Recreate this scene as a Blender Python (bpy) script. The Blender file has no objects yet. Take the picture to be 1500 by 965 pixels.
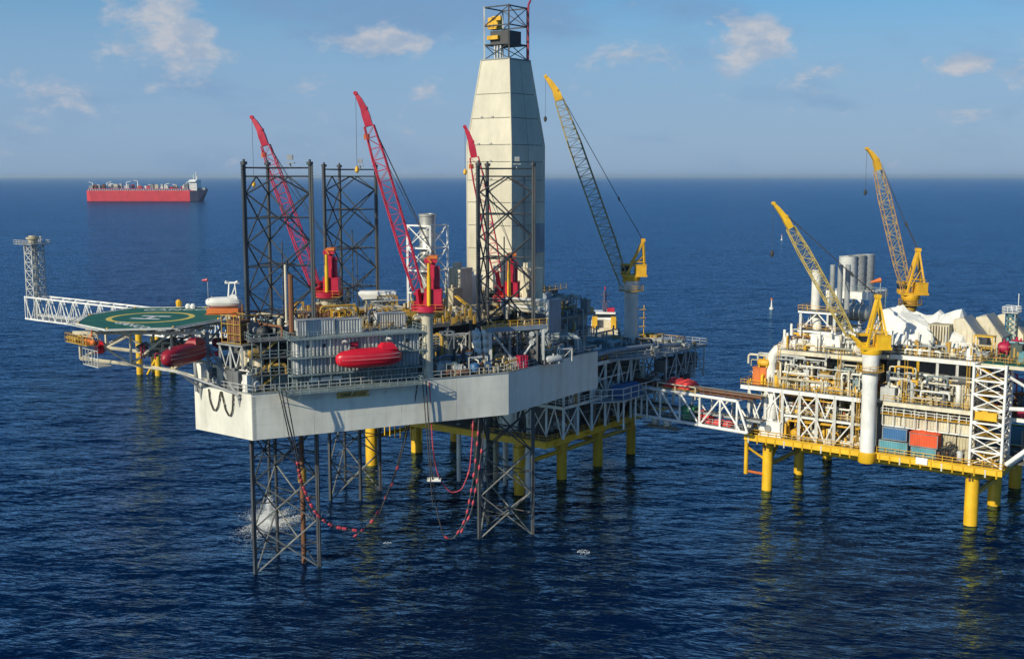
import bpy, math, random
from mathutils import Vector, Matrix
R = math.radians
sc = bpy.context.scene
col = sc.collection
# ------------------------------------------------------------------ camera
FPX, PW, PH, CAMZ = 1700.0, 1500.0, 965.0, 67.0
PITCH = math.atan(224 / FPX)
cd = bpy.data.cameras.new('camera'); cam = bpy.data.objects.new('camera', cd); col.objects.link(cam)
cd.sensor_width = 36.0; cd.lens = 36.0 * FPX / PW; cd.clip_start = 1.0; cd.clip_end = 120000.0
cam.location = (0, 0, CAMZ); cam.rotation_euler = (math.pi / 2 - PITCH, 0, 0)
sc.camera = cam
# ------------------------------------------------------------------ light
SUN_EL = R(26); SUN_AZ = math.atan2(-.70, -.714)          # clockwise from +Y
sdir = Vector((math.sin(SUN_AZ) * math.cos(SUN_EL), math.cos(SUN_AZ) * math.cos(SUN_EL), math.sin(SUN_EL)))
sl = bpy.data.lights.new('sun', 'SUN'); sl.energy = 4.5; sl.angle = R(.5); sl.color = (1, .915, .69)
so = bpy.data.objects.new('sun', sl); col.objects.link(so)
so.rotation_euler = sdir.to_track_quat('Z', 'Y').to_euler()
w = bpy.data.worlds.new('World'); sc.world = w; w.use_nodes = True
nt = w.node_tree; N = nt.nodes; L = nt.links; N.clear()
def nd(t, **k):
    n = N.new(t)
    for a, b in k.items(): setattr(n, a, b)
    return n
def ma(op, a, b=None, c=None):
    n = nd('ShaderNodeMath', operation=op)
    for i, x in enumerate((a, b, c)):
        if x is None: continue
        if isinstance(x, (int, float)): n.inputs[i].default_value = x
        else: L.new(x, n.inputs[i])
    return n.outputs[0]
sky = nd('ShaderNodeTexSky', sky_type='NISHITA', sun_disc=False)
sky.sun_elevation = SUN_EL; sky.sun_rotation = SUN_AZ
sky.altitude = 0; sky.air_density = 1.0; sky.dust_density = .7; sky.ozone_density = 3.0
tc = nd('ShaderNodeTexCoord'); sep = nd('ShaderNodeSeparateXYZ'); L.new(tc.outputs['Generated'], sep.inputs[0])
az = ma('ARCTAN2', sep.outputs[0], sep.outputs[1]); el = ma('ARCSINE', sep.outputs[2])
def cvec(k, ky):
    c = nd('ShaderNodeCombineXYZ'); L.new(ma('MULTIPLY', az, k), c.inputs[0]); L.new(ma('MULTIPLY', el, ky), c.inputs[1]); return c.outputs[0]
def noise(vec, scale, det=6, rough=.6, dist=0.0):
    n = nd('ShaderNodeTexNoise'); n.inputs['Scale'].default_value = scale; n.inputs['Detail'].default_value = det
    n.inputs['Roughness'].default_value = rough; n.inputs['Distortion'].default_value = dist; L.new(vec, n.inputs['Vector']); return n.outputs[0]
v1 = cvec(1, 1.7)
puff = noise(v1, 26, 8, .62, .3); big = noise(v1, 5.5, 3, .5); soft = noise(cvec(1, 2.6), 9, 5, .55, .2)
# cumulus heaps: (azimuth, elevation, half width, half height, weight)
def pxdir(px, py): return math.atan((px - 750) / 1700), math.atan((258 - py) / 1700)
heaps = [(262, 55, 62, 75, 1.0), (575, 68, 100, 24, .9), (1095, 72, 60, 40, 1.1), (1190, 118, 55, 22, .75), (1390, 108, 42, 22, .8),
         (1400, 172, 50, 14, .7), (95, 150, 60, 32, .6), (905, 95, 60, 24, .55), (615, 145, 38, 24, .6), (1490, 110, 40, 40, .6), (1480, 12, 40, 20, .6)]
acc = None
for (px, py, hw, hh, wt) in heaps:
    a0, e0 = pxdir(px, py)
    dx = ma('MULTIPLY', ma('SUBTRACT', az, a0), 1700 / hw); dy = ma('MULTIPLY', ma('SUBTRACT', el, e0), 1700 / hh)
    g = ma('MULTIPLY', ma('POWER', 2.718, ma('MULTIPLY', ma('ADD', ma('MULTIPLY', dx, dx), ma('MULTIPLY', dy, dy)), -1.0)), wt)
    acc = g if acc is None else ma('MAXIMUM', acc, g)
def ramp(x, a, b, lo=0, hi=1):
    m = nd('ShaderNodeMapRange', interpolation_type='SMOOTHSTEP'); L.new(x, m.inputs[0])
    for i, q in enumerate((a, b, lo, hi)): m.inputs[i + 1].default_value = q
    return m.outputs[0]
dens = ma('ADD', ma('MULTIPLY', acc, .42), ma('MULTIPLY', ma('SUBTRACT', big, .5), .35))
cum = ramp(ma('ADD', puff, dens), .60, .86)
shade = ramp(noise(v1, 40, 4, .6), .35, .65)
# grey-blue stratus banks
a0, e0 = pxdir(660, 22)
bx = ma('MULTIPLY', ma('SUBTRACT', az, a0), 1700 / 260); by = ma('MULTIPLY', ma('SUBTRACT', el, e0), 1700 / 42)
bank = ma('POWER', 2.718, ma('MULTIPLY', ma('ADD', ma('MULTIPLY', bx, bx), ma('MULTIPLY', by, by)), -1.0))
strat = ramp(ma('ADD', soft, ma('MULTIPLY', bank, .34)), .50, .82)
def mixc(f, a, b):
    m = nd('ShaderNodeMix', data_type='RGBA')
    if isinstance(f, (int, float)): m.inputs[0].default_value = f
    else: L.new(f, m.inputs[0])
    for s, x in ((6, a), (7, b)):
        if isinstance(x, tuple): m.inputs[s].default_value = (*x, 1)
        else: L.new(x, m.inputs[s])
    return m.outputs[2]
KS = .10                                                   # sky strength; cloud radiances below are for the picture
def rad(r, g, b): return (r / KS, g / KS, b / KS)
hsv = nd('ShaderNodeHueSaturation'); hsv.inputs['Saturation'].default_value = 1.6; L.new(sky.outputs[0], hsv.inputs['Color'])
c0 = mixc(ramp(el, R(3), R(14), .85, .0), hsv.outputs[0], rad(.225, .355, .56))       # thin milky veil over the whole sky
c1 = mixc(ma('MULTIPLY', strat, .75), c0, rad(.18, .30, .49))
ccol = mixc(shade, rad(.34, .41, .52), rad(.54, .53, .55))
c2 = mixc(ma('MULTIPLY', cum, .78), c1, ccol)
bg = nd('ShaderNodeBackground'); bg.inputs[1].default_value = KS; L.new(c2, bg.inputs[0])
out = nd('ShaderNodeOutputWorld'); L.new(bg.outputs[0], out.inputs[0])
sc.view_settings.view_transform = 'Standard'; sc.view_settings.look = 'None'
sc.view_settings.exposure = 0.12; sc.view_settings.gamma = 1.0; sc.view_settings.use_curve_mapping = False

# ------------------------------------------------------------------ pixels -> places
_c, _s = math.cos(PITCH), math.sin(PITCH)
def ray(px, py):
    u, v = px - PW / 2, PH / 2 - py
    return Vector((u, FPX * _c + v * _s, v * _c - FPX * _s)) / FPX
def atz(px, py, z):
    r = ray(px, py); return Vector((0, 0, CAMZ)) + r * ((z - CAMZ) / r.z)
def aty(px, py, Y):
    r = ray(px, py); return Vector((0, 0, CAMZ)) + r * (Y / r.y)
class Fr:
    """a horizontal frame: origin and the direction of its s axis"""
    def __init__(s, o, ex):
        s.o = Vector((o[0], o[1], 0)); e = Vector((ex[0], ex[1], 0)).normalized(); s.ex = e; s.ey = Vector((-e.y, e.x, 0)); s.ez = Vector((0, 0, 1))
    def __call__(s, a, b, z=0): return s.o + s.ex * a + s.ey * b + s.ez * z
    def inv(s, p):
        d = Vector((p[0], p[1], 0)) - s.o; return d.dot(s.ex), d.dot(s.ey)
    def ax(s): return (s.ex, s.ey, s.ez)
WORLD = (Vector((1, 0, 0)), Vector((0, 1, 0)), Vector((0, 0, 1)))

# ------------------------------------------------------------------ materials
MATS = {}
def paint(name, rgb, rough=.55, rust=.25, var=.25, metal=0.0, streak=.10, rustc=(.16, .065, .028), scale=.35):
    m = bpy.data.materials.new(name); m.use_nodes = True; t = m.node_tree; n = t.nodes; l = t.links
    b = n['Principled BSDF']; b.inputs['Roughness'].default_value = rough; b.inputs['Metallic'].default_value = metal
    g = n.new('ShaderNodeNewGeometry'); oi = n.new('ShaderNodeObjectInfo')
    def nz(sx, sz, det, ro):
        mp = n.new('ShaderNodeMapping'); mp.inputs['Scale'].default_value = (sx, sx, sz); l.new(g.outputs['Position'], mp.inputs[0])
        q = n.new('ShaderNodeTexNoise'); q.inputs['Scale'].default_value = 1; q.inputs['Detail'].default_value = det; q.inputs['Roughness'].default_value = ro
        l.new(mp.outputs[0], q.inputs['Vector']); return q.outputs[0]
    def mr(x, a, b_, lo, hi):
        q = n.new('ShaderNodeMapRange'); l.new(x, q.inputs[0])
        for i, vv in enumerate((a, b_, lo, hi)): q.inputs[i + 1].default_value = vv
        return q.outputs[0]
    def mx(f, a, b_, mode='MIX'):
        q = n.new('ShaderNodeMix'); q.data_type = 'RGBA'; q.blend_type = mode
        if isinstance(f, float): q.inputs[0].default_value = f
        else: l.new(f, q.inputs[0])
        for s_, x in ((6, a), (7, b_)):
            if isinstance(x, tuple): q.inputs[s_].default_value = (*x, 1)
            else: l.new(x, q.inputs[s_])
        return q.outputs[2]
    dirt = nz(scale, scale * .6, 5, .65); st = nz(scale * 5, scale * streak * 4, 4, .6); fine = nz(2.2, 2.2, 3, .7)
    dark = tuple(c * (1 - var) * .8 for c in rgb); light = tuple(min(c * (1 + var * .35), .9) for c in rgb)
    c = mx(mr(dirt, .3, .7, 0, 1), dark, light)
    v = n.new('ShaderNodeHueSaturation'); l.new(c, v.inputs['Color']); l.new(mr(oi.outputs['Random'], 0, 1, 1 - var * .35, 1 + var * .25), v.inputs['Value'])
    mu = n.new('ShaderNodeMath'); mu.operation = 'MULTIPLY'; l.new(mr(st, .50, .74, 0, 1), mu.inputs[0]); l.new(mr(fine, .3, .6, .3, 1), mu.inputs[1])
    mu2 = n.new('ShaderNodeMath'); mu2.operation = 'MULTIPLY'; l.new(mu.outputs[0], mu2.inputs[0]); mu2.inputs[1].default_value = rust
    l.new(mx(mu2.outputs[0], v.outputs[0], rustc), b.inputs['Base Color'])
    l.new(mr(dirt, .3, .7, rough * .8, min(1, rough * 1.25)), b.inputs['Roughness'])
    MATS[name] = m; return m
P_ = paint
P_('hull_cream', (.72, .71, .63), .5, .22, .14, streak=.05, scale=.12)
P_('deck_green', (.07, .10, .09), .8, .35, .3)
P_('deck_grey', (.19, .19, .18), .8, .35, .3)
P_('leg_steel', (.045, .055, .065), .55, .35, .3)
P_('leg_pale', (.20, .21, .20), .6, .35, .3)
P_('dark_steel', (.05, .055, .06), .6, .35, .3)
P_('dark_grey', (.13, .14, .15), .6, .3, .3)  # plain dark grey paint for frames, panels and modules
P_('mid_grey', (.30, .32, .33), .55, .25, .25)
P_('light_grey', (.50, .51, .50), .55, .22, .2)
P_('blue_grey', (.22, .27, .33), .5, .22, .22)
P_('teal_grey', (.20, .27, .29), .6, .25, .25)
P_('white_paint', (.76, .75, .70), .5, .16, .15)
P_('white_fresh', (.80, .80, .78), .5, .06, .1)
P_('cream', (.66, .60, .46), .55, .22, .2)
P_('cladding', (.58, .54, .43), .6, .12, .12, streak=.06, scale=.15)
P_('red_paint', (.50, .012, .05), .45, .08, .2)
P_('boat_red', (.62, .012, .03), .35, .03, .12)
P_('tarp_red', (.66, .05, .05), .75, .02, .15)
P_('boat_dark', (.30, .012, .028), .4, .08, .15)
P_('magenta_red', (.42, .012, .06), .45, .12, .2)
P_('orange', (.66, .17, .03), .5, .18, .2)
P_('orange_red', (.72, .10, .03), .7, .03, .15)
P_('yellow', (.72, .40, .02), .5, .16, .18)
P_('leg_yellow', (.78, .46, .015), .45, .14, .12, streak=.05)
P_('ochre', (.46, .28, .05), .6, .35, .25)
P_('boom_yellow', (.55, .42, .12), .5, .2, .2)
P_('boom_olive', (.36, .31, .16), .6, .3, .25)
P_('boom_rust', (.42, .24, .12), .6, .4, .25)
P_('rust', (.20, .085, .04), .8, .5, .3)
P_('heli_green', (.010, .125, .085), .7, .05, .2)
P_('line_yellow', (.72, .55, .10), .6, .1, .15)
P_('line_white', (.78, .78, .76), .6, .1, .12)
P_('net_white', (.58, .60, .58), .7, .05, .2)
P_('container_blue', (.04, .15, .34), .5, .15, .2)
P_('container_teal', (.10, .30, .36), .5, .15, .2)
P_('container_grey', (.40, .42, .43), .5, .2, .2)
P_('container_green', (.03, .22, .11), .5, .1, .2)
P_('tarp_white', (.78, .78, .74), .75, .05, .12)
P_('rope_dark', (.05, .05, .055), .7, .1, .2)
P_('hose_pink', (.46, .05, .08), .6, .1, .2)
P_('sign_yellow', (.60, .38, .10), .6, .1, .1)
P_('ink', (.02, .02, .02), .7, 0, .1)
P_('chain', (.10, .085, .06), .7, .4, .3)
P_('ship_red', (.56, .03, .05), .5, .1, .12, scale=.05)
P_('ship_dark', (.06, .06, .12), .5, .1, .15)
P_('silver', (.46, .46, .43), .42, .1, .2, metal=.3)
P_('sand', (.50, .44, .30), .7, .35, .25)
P_('foam', (.80, .82, .84), .9, 0, .05)
P_('glass_dark', (.02, .03, .04), .15, 0, .1)

# ------------------------------------------------------------------ mesh builder
class MB:
    def __init__(s): s.v = []; s.f = []
    def add(s, vs, fs):
        o = len(s.v); s.v.extend(vs); s.f.extend([tuple(i + o for i in f) for f in fs]); return s
    def box(s, c, size, ax=WORLD):
        c = Vector(c); x, y, z = [a * (q / 2) for a, q in zip(ax, size)]
        vs = [c + x * i + y * j + z * k for k in (-1, 1) for j in (-1, 1) for i in (-1, 1)]
        return s.add(vs, [(0, 2, 3, 1), (4, 5, 7, 6), (0, 1, 5, 4), (2, 6, 7, 3), (0, 4, 6, 2), (1, 3, 7, 5)])
    def fbox(s, fr, s0, s1, d0, d1, z0, z1):
        return s.box(fr((s0 + s1) / 2, (d0 + d1) / 2, (z0 + z1) / 2), (s1 - s0, d1 - d0, z1 - z0), fr.ax())
    def beam(s, p, q, w_, h=None, up=Vector((0, 0, 1))):
        p, q = Vector(p), Vector(q); d = q - p; ln = d.length
        if ln < 1e-6: return s
        d /= ln
        if abs(d.dot(up)) > .98: up = Vector((.597, .802, 0))
        x = d.cross(up).normalized(); y = x.cross(d)
        return s.box((p + q) / 2, (ln, w_, h or w_), (d, x, y))
    def tube(s, p, q, r, r2=None, n=8, caps=True):
        p, q = Vector(p), Vector(q); d = q - p
        if d.length < 1e-6: return s
        d.normalize(); r2 = r if r2 is None else r2
        u = d.orthogonal().normalized(); vv = d.cross(u)
        vs = []
        for (c, rr) in ((p, r), (q, r2)):
            for i in range(n):
                a = 2 * math.pi * i / n; vs.append(c + u * (math.cos(a) * rr) + vv * (math.sin(a) * rr))
        fs = [(i, (i + 1) % n, n + (i + 1) % n, n + i) for i in range(n)]
        if caps: fs += [tuple(range(n - 1, -1, -1)), tuple(range(n, 2 * n))]
        return s.add(vs, fs)
    def path(s, pts, r, n=6):
        pts = [Vector(p) for p in pts]; vs = []; fs = []; m = len(pts); rr = r if isinstance(r, (list, tuple)) else [r] * m
        u = None
        for k, p in enumerate(pts):
            d = (pts[min(k + 1, m - 1)] - pts[max(k - 1, 0)]).normalized()
            if u is None: u = d.orthogonal().normalized()
            else:
                u = u - d * u.dot(d)
                u = u.normalized() if u.length > 1e-5 else d.orthogonal().normalized()
            vv = d.cross(u)
            for i in range(n):
                a = 2 * math.pi * i / n; vs.append(p + (u * math.cos(a) + vv * math.sin(a)) * rr[k])
        for k in range(m - 1):
            for i in range(n): fs.append((k * n + i, k * n + (i + 1) % n, (k + 1) * n + (i + 1) % n, (k + 1) * n + i))
        fs += [tuple(range(n - 1, -1, -1)), tuple(range((m - 1) * n, m * n))]
        return s.add(vs, fs)
    def prism(s, poly, z0, z1):
        n = len(poly); vs = [Vector((p[0], p[1], z0)) for p in poly] + [Vector((p[0], p[1], z1)) for p in poly]
        return s.add(vs, [tuple(range(n - 1, -1, -1)), tuple(range(n, 2 * n))] + [(i, (i + 1) % n, n + (i + 1) % n, n + i) for i in range(n)])
    def rings(s, rings, close=True):
        """loft of equal-length vertex rings, ends capped"""
        n = len(rings[0]); vs = [Vector(p) for r in rings for p in r]; fs = []
        for k in range(len(rings) - 1):
            for i in range(n): fs.append((k * n + i, k * n + (i + 1) % n, (k + 1) * n + (i + 1) % n, (k + 1) * n + i))
        if close: fs += [tuple(range(n - 1, -1, -1)), tuple(range((len(rings) - 1) * n, len(rings) * n))]
        return s.add(vs, fs)
    def lathe(s, c, axis, prof, n=14):
        """prof: (distance along axis, radius)"""
        axis = Vector(axis).normalized(); u = axis.orthogonal().normalized(); vv = axis.cross(u); c = Vector(c)
        return s.rings([[c + axis * h + (u * math.cos(2 * math.pi * i / n) + vv * math.sin(2 * math.pi * i / n)) * max(r, .005) for i in range(n)] for h, r in prof])
    def build(s, name, mat, parent=None, smooth=True, kind=None):
        me = bpy.data.meshes.new(name); o_ = Vector((0, 0, 0))
        if parent is not None: o_ = WLOC.get(parent.name, Vector((0, 0, 0)))
        me.from_pydata([tuple(v - o_) for v in s.v], [], s.f); me.update()
        if smooth:
            me.polygons.foreach_set('use_smooth', [True] * len(me.polygons)); me.set_sharp_from_angle(angle=R(38))
        me.materials.append(MATS[mat]); o = bpy.data.objects.new(name, me); col.objects.link(o)
        if parent is not None: o.parent = parent; WLOC[o.name] = o_
        else: WLOC[o.name] = o_
        if kind: o['kind'] = kind
        return o
WLOC = {}                                                  # world origin of each object's frame
def thing(name, loc, label, cat, group=None):
    o = bpy.data.objects.new(name, None); col.objects.link(o); o.location = loc; o.empty_display_size = .5
    o['label'] = label; o['category'] = cat
    if group: o['group'] = group
    WLOC[o.name] = Vector(loc); return o
_unit = {}
def strut(parent, name, p, q, r, mat, n=6, square=False):
    """a straight bar or pipe: its own object, sharing one unit mesh per material"""
    k = (mat, n, square)
    if k not in _unit:
        b = MB()
        if square: b.box((0, 0, .5), (2, 2, 1))
        else: b.tube((0, 0, 0), (0, 0, 1), 1, n=n)
        t = b.build('bar', mat); _unit[k] = t.data; bpy.data.objects.remove(t)
    p, q = Vector(p), Vector(q); d = q - p
    o = bpy.data.objects.new(name, _unit[k]); col.objects.link(o)
    o.rotation_mode = 'QUATERNION'; o.rotation_quaternion = d.to_track_quat('Z', 'Y'); o.scale = (r, r, d.length)
    o.location = p - WLOC[parent.name]; o.parent = parent; WLOC[o.name] = WLOC[parent.name]
    return o
def railing(parent, pts, h=1.1, mat='yellow', step=2.0, r=.045, closed=False, name='railing'):
    b = MB(); pts = [Vector(p) for p in pts]
    if closed: pts = pts + [pts[0]]
    for a, c in zip(pts, pts[1:]):
        ln = (c - a).length; k = max(1, round(ln / step))
        for i in range(k + 1): p = a.lerp(c, i / k); b.beam(p, p + Vector((0, 0, h)), r * 1.6)
        for f in (.5, 1): b.beam(a + Vector((0, 0, h * f)), c + Vector((0, 0, h * f)), r * 1.6)
    return b.build(name, mat, parent, smooth=False)
def corrugated(parent, p, q, z0, z1, mat, pitch=.55, depth=.16, name='wall_panel'):
    p, q = Vector((p[0], p[1], 0)), Vector((q[0], q[1], 0)); d = q - p; ln = d.length; d.normalize(); nn = Vector((d.y, -d.x, 0))
    k = max(2, int(ln / pitch)); pts = []
    for i in range(k):
        a = i * ln / k; st_ = ln / k
        for f, o_ in ((0, 0), (.35, 0), (.5, 1), (.85, 1)): pts.append(p + d * (a + f * st_) + nn * (o_ * depth))
    pts.append(q); vs = [v + Vector((0, 0, z0)) for v in pts] + [v + Vector((0, 0, z1)) for v in pts]; n = len(pts)
    # a thin closed slab behind the corrugation keeps it solid
    b = MB(); b.add(vs, [(i, i + 1, n + i + 1, n + i) for i in range(n - 1)])
    back = [p - nn * .12, q - nn * .12]
    b.add([back[0] + Vector((0, 0, z0)), back[1] + Vector((0, 0, z0)), back[1] + Vector((0, 0, z1)), back[0] + Vector((0, 0, z1))], [(3, 2, 1, 0)])
    return b.build(name, mat, parent, smooth=False)
Z = Vector((0, 0, 1))
# ------------------------------------------------------------------ sea
def make_sea():
    m = bpy.data.materials.new('sea_water'); m.use_nodes = True; t = m.node_tree; n = t.nodes; l = t.links
    b = n['Principled BSDF']
    g = n.new('ShaderNodeNewGeometry')
    def nz(rot, sx, sy, det, ro, dist=0):
        mp = n.new('ShaderNodeMapping'); mp.vector_type = 'TEXTURE'; mp.inputs['Rotation'].default_value = (0, 0, R(rot)); mp.inputs['Scale'].default_value = (sx, sy, 10)
        l.new(g.outputs['Position'], mp.inputs[0]); q = n.new('ShaderNodeTexNoise'); q.inputs['Scale'].default_value = 1
        q.inputs['Detail'].default_value = det; q.inputs['Roughness'].default_value = ro; q.inputs['Distortion'].default_value = dist
        l.new(mp.outputs[0], q.inputs['Vector']); return q.outputs[0]
    def mt(op, a, b_):
        q = n.new('ShaderNodeMath'); q.operation = op
        for i, x in enumerate((a, b_)):
            if isinstance(x, (int, float)): q.inputs[i].default_value = x
            else: l.new(x, q.inputs[i])
        return q.outputs[0]
    swell = nz(14, 30, 13, 2, .5); chop = nz(-12, 8.5, 3.6, 4, .62, .4); rip = nz(22, 2.3, 1.1, 3, .6); gust = nz(20, 160, 70, 2, .5)
    h = mt('ADD', mt('MULTIPLY', swell, 1.9), mt('MULTIPLY', chop, 1.15))
    amp = n.new('ShaderNodeMapRange'); l.new(gust, amp.inputs[0]); amp.inputs[1].default_value = .3; amp.inputs[2].default_value = .7; amp.inputs[3].default_value = .05; amp.inputs[4].default_value = .12
    h = mt('ADD', h, mt('MULTIPLY', rip, amp.outputs[0]))
    bp = n.new('ShaderNodeBump'); bp.inputs['Strength'].default_value = 1; bp.inputs['Distance'].default_value = 1.0
    l.new(h, bp.inputs['Height'])
    # wind ripples: slopes taken straight from vector noise, so they hold at every distance
    nv = bp.outputs[0]; gm = None
    for (rot, sx, sy, k) in ((18, 3.4, 1.5, .70), (-25, 1.3, .7, .55), (10, 14, 6, .48)):
        mp = n.new('ShaderNodeMapping'); mp.vector_type = 'TEXTURE'; mp.inputs['Rotation'].default_value = (0, 0, R(rot)); mp.inputs['Scale'].default_value = (sx, sy, 10); l.new(g.outputs['Position'], mp.inputs[0])
        q = n.new('ShaderNodeTexNoise'); q.inputs['Scale'].default_value = 1; q.inputs['Detail'].default_value = 2; l.new(mp.outputs[0], q.inputs['Vector'])
        s1 = n.new('ShaderNodeVectorMath'); s1.operation = 'SUBTRACT'; l.new(q.outputs['Color'], s1.inputs[0]); s1.inputs[1].default_value = (.5, .5, .5)
        s2 = n.new('ShaderNodeVectorMath'); s2.operation = 'MULTIPLY'; l.new(s1.outputs[0], s2.inputs[0]); s2.inputs[1].default_value = (k * .8, k, 0)
        if gm is None:
            gm = n.new('ShaderNodeMapRange'); l.new(gust, gm.inputs[0])
            for i_, v_ in enumerate((.32, .68, .62, 1.35)): gm.inputs[i_ + 1].default_value = v_
        sg = n.new('ShaderNodeVectorMath'); sg.operation = 'SCALE'; l.new(s2.outputs[0], sg.inputs[0]); l.new(gm.outputs[0], sg.inputs['Scale']); s2 = sg
        s3 = n.new('ShaderNodeVectorMath'); s3.operation = 'ADD'; l.new(nv, s3.inputs[0]); l.new(s2.outputs[0], s3.inputs[1]); nv = s3.outputs[0]
    nn_ = n.new('ShaderNodeVectorMath'); nn_.operation = 'NORMALIZE'; l.new(nv, nn_.inputs[0]); nrm = nn_.outputs[0]
    # body of deep blue water below, slightly blue-tinted sky mirror above
    n.remove(b); df = n.new('ShaderNodeBsdfDiffuse'); df.inputs[0].default_value = (.0002, .0066, .030, 1); gl = n.new('ShaderNodeBsdfGlossy'); gl.inputs['Color'].default_value = (.40, .70, 1, 1); gl.inputs['Roughness'].default_value = .14
    fz = n.new('ShaderNodeFresnel'); fz.inputs[0].default_value = 1.333; mxs = n.new('ShaderNodeMixShader')
    for q in (df, gl, fz): l.new(nrm, q.inputs['Normal'])
    l.new(mt('MULTIPLY', mt('POWER', fz.outputs[0], 1.20), 1.0), mxs.inputs[0]); l.new(df.outputs[0], mxs.inputs[1]); l.new(gl.outputs[0], mxs.inputs[2]); l.new(mxs.outputs[0], n['Material Output'].inputs[0])
    MATS['sea_water'] = m
    s = MB(); xs = [-70000, -9000, -1500, 0, 1500, 9000, 70000]; ys = [-3000, -400, 300, 1200, 4000, 15000, 70000]
    s.add([Vector((x, y, 0)) for y in ys for x in xs], [(j * 7 + i, j * 7 + i + 1, j * 7 + 8 + i, j * 7 + 7 + i) for j in range(6) for i in range(6)])
    o = s.build('sea', 'sea_water', smooth=False); o['kind'] = 'structure'
make_sea()

# ------------------------------------------------------------------ machinery pieces used on every deck
def elbows(pts, rad=.5, k=3):
    pts = [Vector(p) for p in pts]; out_ = [pts[0]]
    for a, b, c in zip(pts, pts[1:], pts[2:]):
        d1 = (a - b); d2 = (c - b); r = min(rad, d1.length * .45, d2.length * .45); p = b + d1.normalized() * r; q = b + d2.normalized() * r
        for i in range(k + 1):
            t_ = i / k; out_.append(p * (1 - t_) ** 2 + b * 2 * t_ * (1 - t_) + q * t_ ** 2)
    out_.append(pts[-1]); return out_
def pipe(parent, pts, r, mat, name='pipe', rad=None, n=8):
    return MB().path(elbows(pts, rad or r * 2.5), r, n).build(name, mat, parent)
def vessel(parent, c, axis, ln, r, mat, name='vessel', n=14):
    axis = Vector(axis).normalized(); b = MB()
    b.lathe(Vector(c) - axis * (ln / 2), axis, [(0, .02), (r * .12, r * .5), (r * .3, r * .82), (r * .55, r), (ln * .33, r), (ln * .335, r * 1.04), (ln * .345, r * 1.04), (ln * .35, r), (ln - r * .55, r), (ln - r * .3, r * .82), (ln - r * .12, r * .5), (ln, .02)], n)
    if abs(axis.z) < .5:
        sx = axis.cross(Z)
        for f in (-.28, .28): b.box(Vector(c) + axis * (ln * f) - Z * (r * .75), (.3, r * 1.5, r * .9), (axis, sx, Z))
        b.tube(Vector(c) + Z * r * .8, Vector(c) + Z * (r * 1.5), r * .22); b.tube(Vector(c) + axis * ln * .25 + Z * r * .8, Vector(c) + axis * ln * .25 + Z * r * 1.3, r * .16)
    return b.build(name, mat, parent)
def eqbox(parent, fr, s, d, z, ls, ld, h, mat, name='equipment_box', rnd=random):
    b = MB(); b.fbox(fr, s - ls / 2, s + ls / 2, d - ld / 2, d + ld / 2, z, z + h * .08)
    b.fbox(fr, s - ls * .46, s + ls * .46, d - ld * .46, d + ld * .46, z + h * .08, z + h * .94)
    b.fbox(fr, s - ls * .49, s + ls * .49, d - ld * .49, d + ld * .49, z + h * .94, z + h)
    k = max(2, int(ls / .9))
    for i in range(k):
        a = s - ls * .42 + i * ls * .84 / (k - 1); b.fbox(fr, a - .05, a + .05, d - ld * .485, d - ld * .455, z + h * .1, z + h * .92)
    b.fbox(fr, s - ls * .485, s - ls * .455, d - ld * .15, d + ld * .2, z + h * .12, z + h * .7)
    b.fbox(fr, s - ls * .2, s + ls * .05, d - ld * .2, d + ld * .2, z + h, z + h * 1.12)
    return b.build(name, mat, parent, smooth=False)
def container(name, fr, s, d, z, ls, ld, h, mat, label, cat='container', group=None, frame='mid_grey'):
    t = thing(name, fr(s + ls / 2, d + ld / 2, z), label, cat, group)
    c = [fr(s, d), fr(s + ls, d), fr(s + ls, d + ld), fr(s, d + ld)]
    for i in range(4): corrugated(t, c[i] if i % 2 == 0 else c[i], c[(i + 1) % 4], z + .15, z + h - .12, mat, .45, .07, 'side_panel')
    b = MB().fbox(fr, s + .05, s + ls - .05, d + .05, d + ld - .05, z + h - .12, z + h - .04); b.build('roof', mat, t, smooth=False)
    f = MB(); e = .12
    for a in (s - e, s + ls):
        for q in (d - e, d + ld): f.fbox(fr, a, a + e, q, q + e, z, z + h)
    for zz in (z, z + h - e):
        for q in (d - e, d + ld): f.fbox(fr, s, s + ls, q, q + e, zz, zz + e)
        for a in (s - e, s + ls): f.fbox(fr, a, a + e, d, d + ld, zz, zz + e)
    f.build('frame', frame, t, smooth=False)
    dr = MB().fbox(fr, s + ls * .08, s + ls * .08 + .06, d - .02, d - .01 + .0, z + .3, z + h - .3)
    return t
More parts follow.
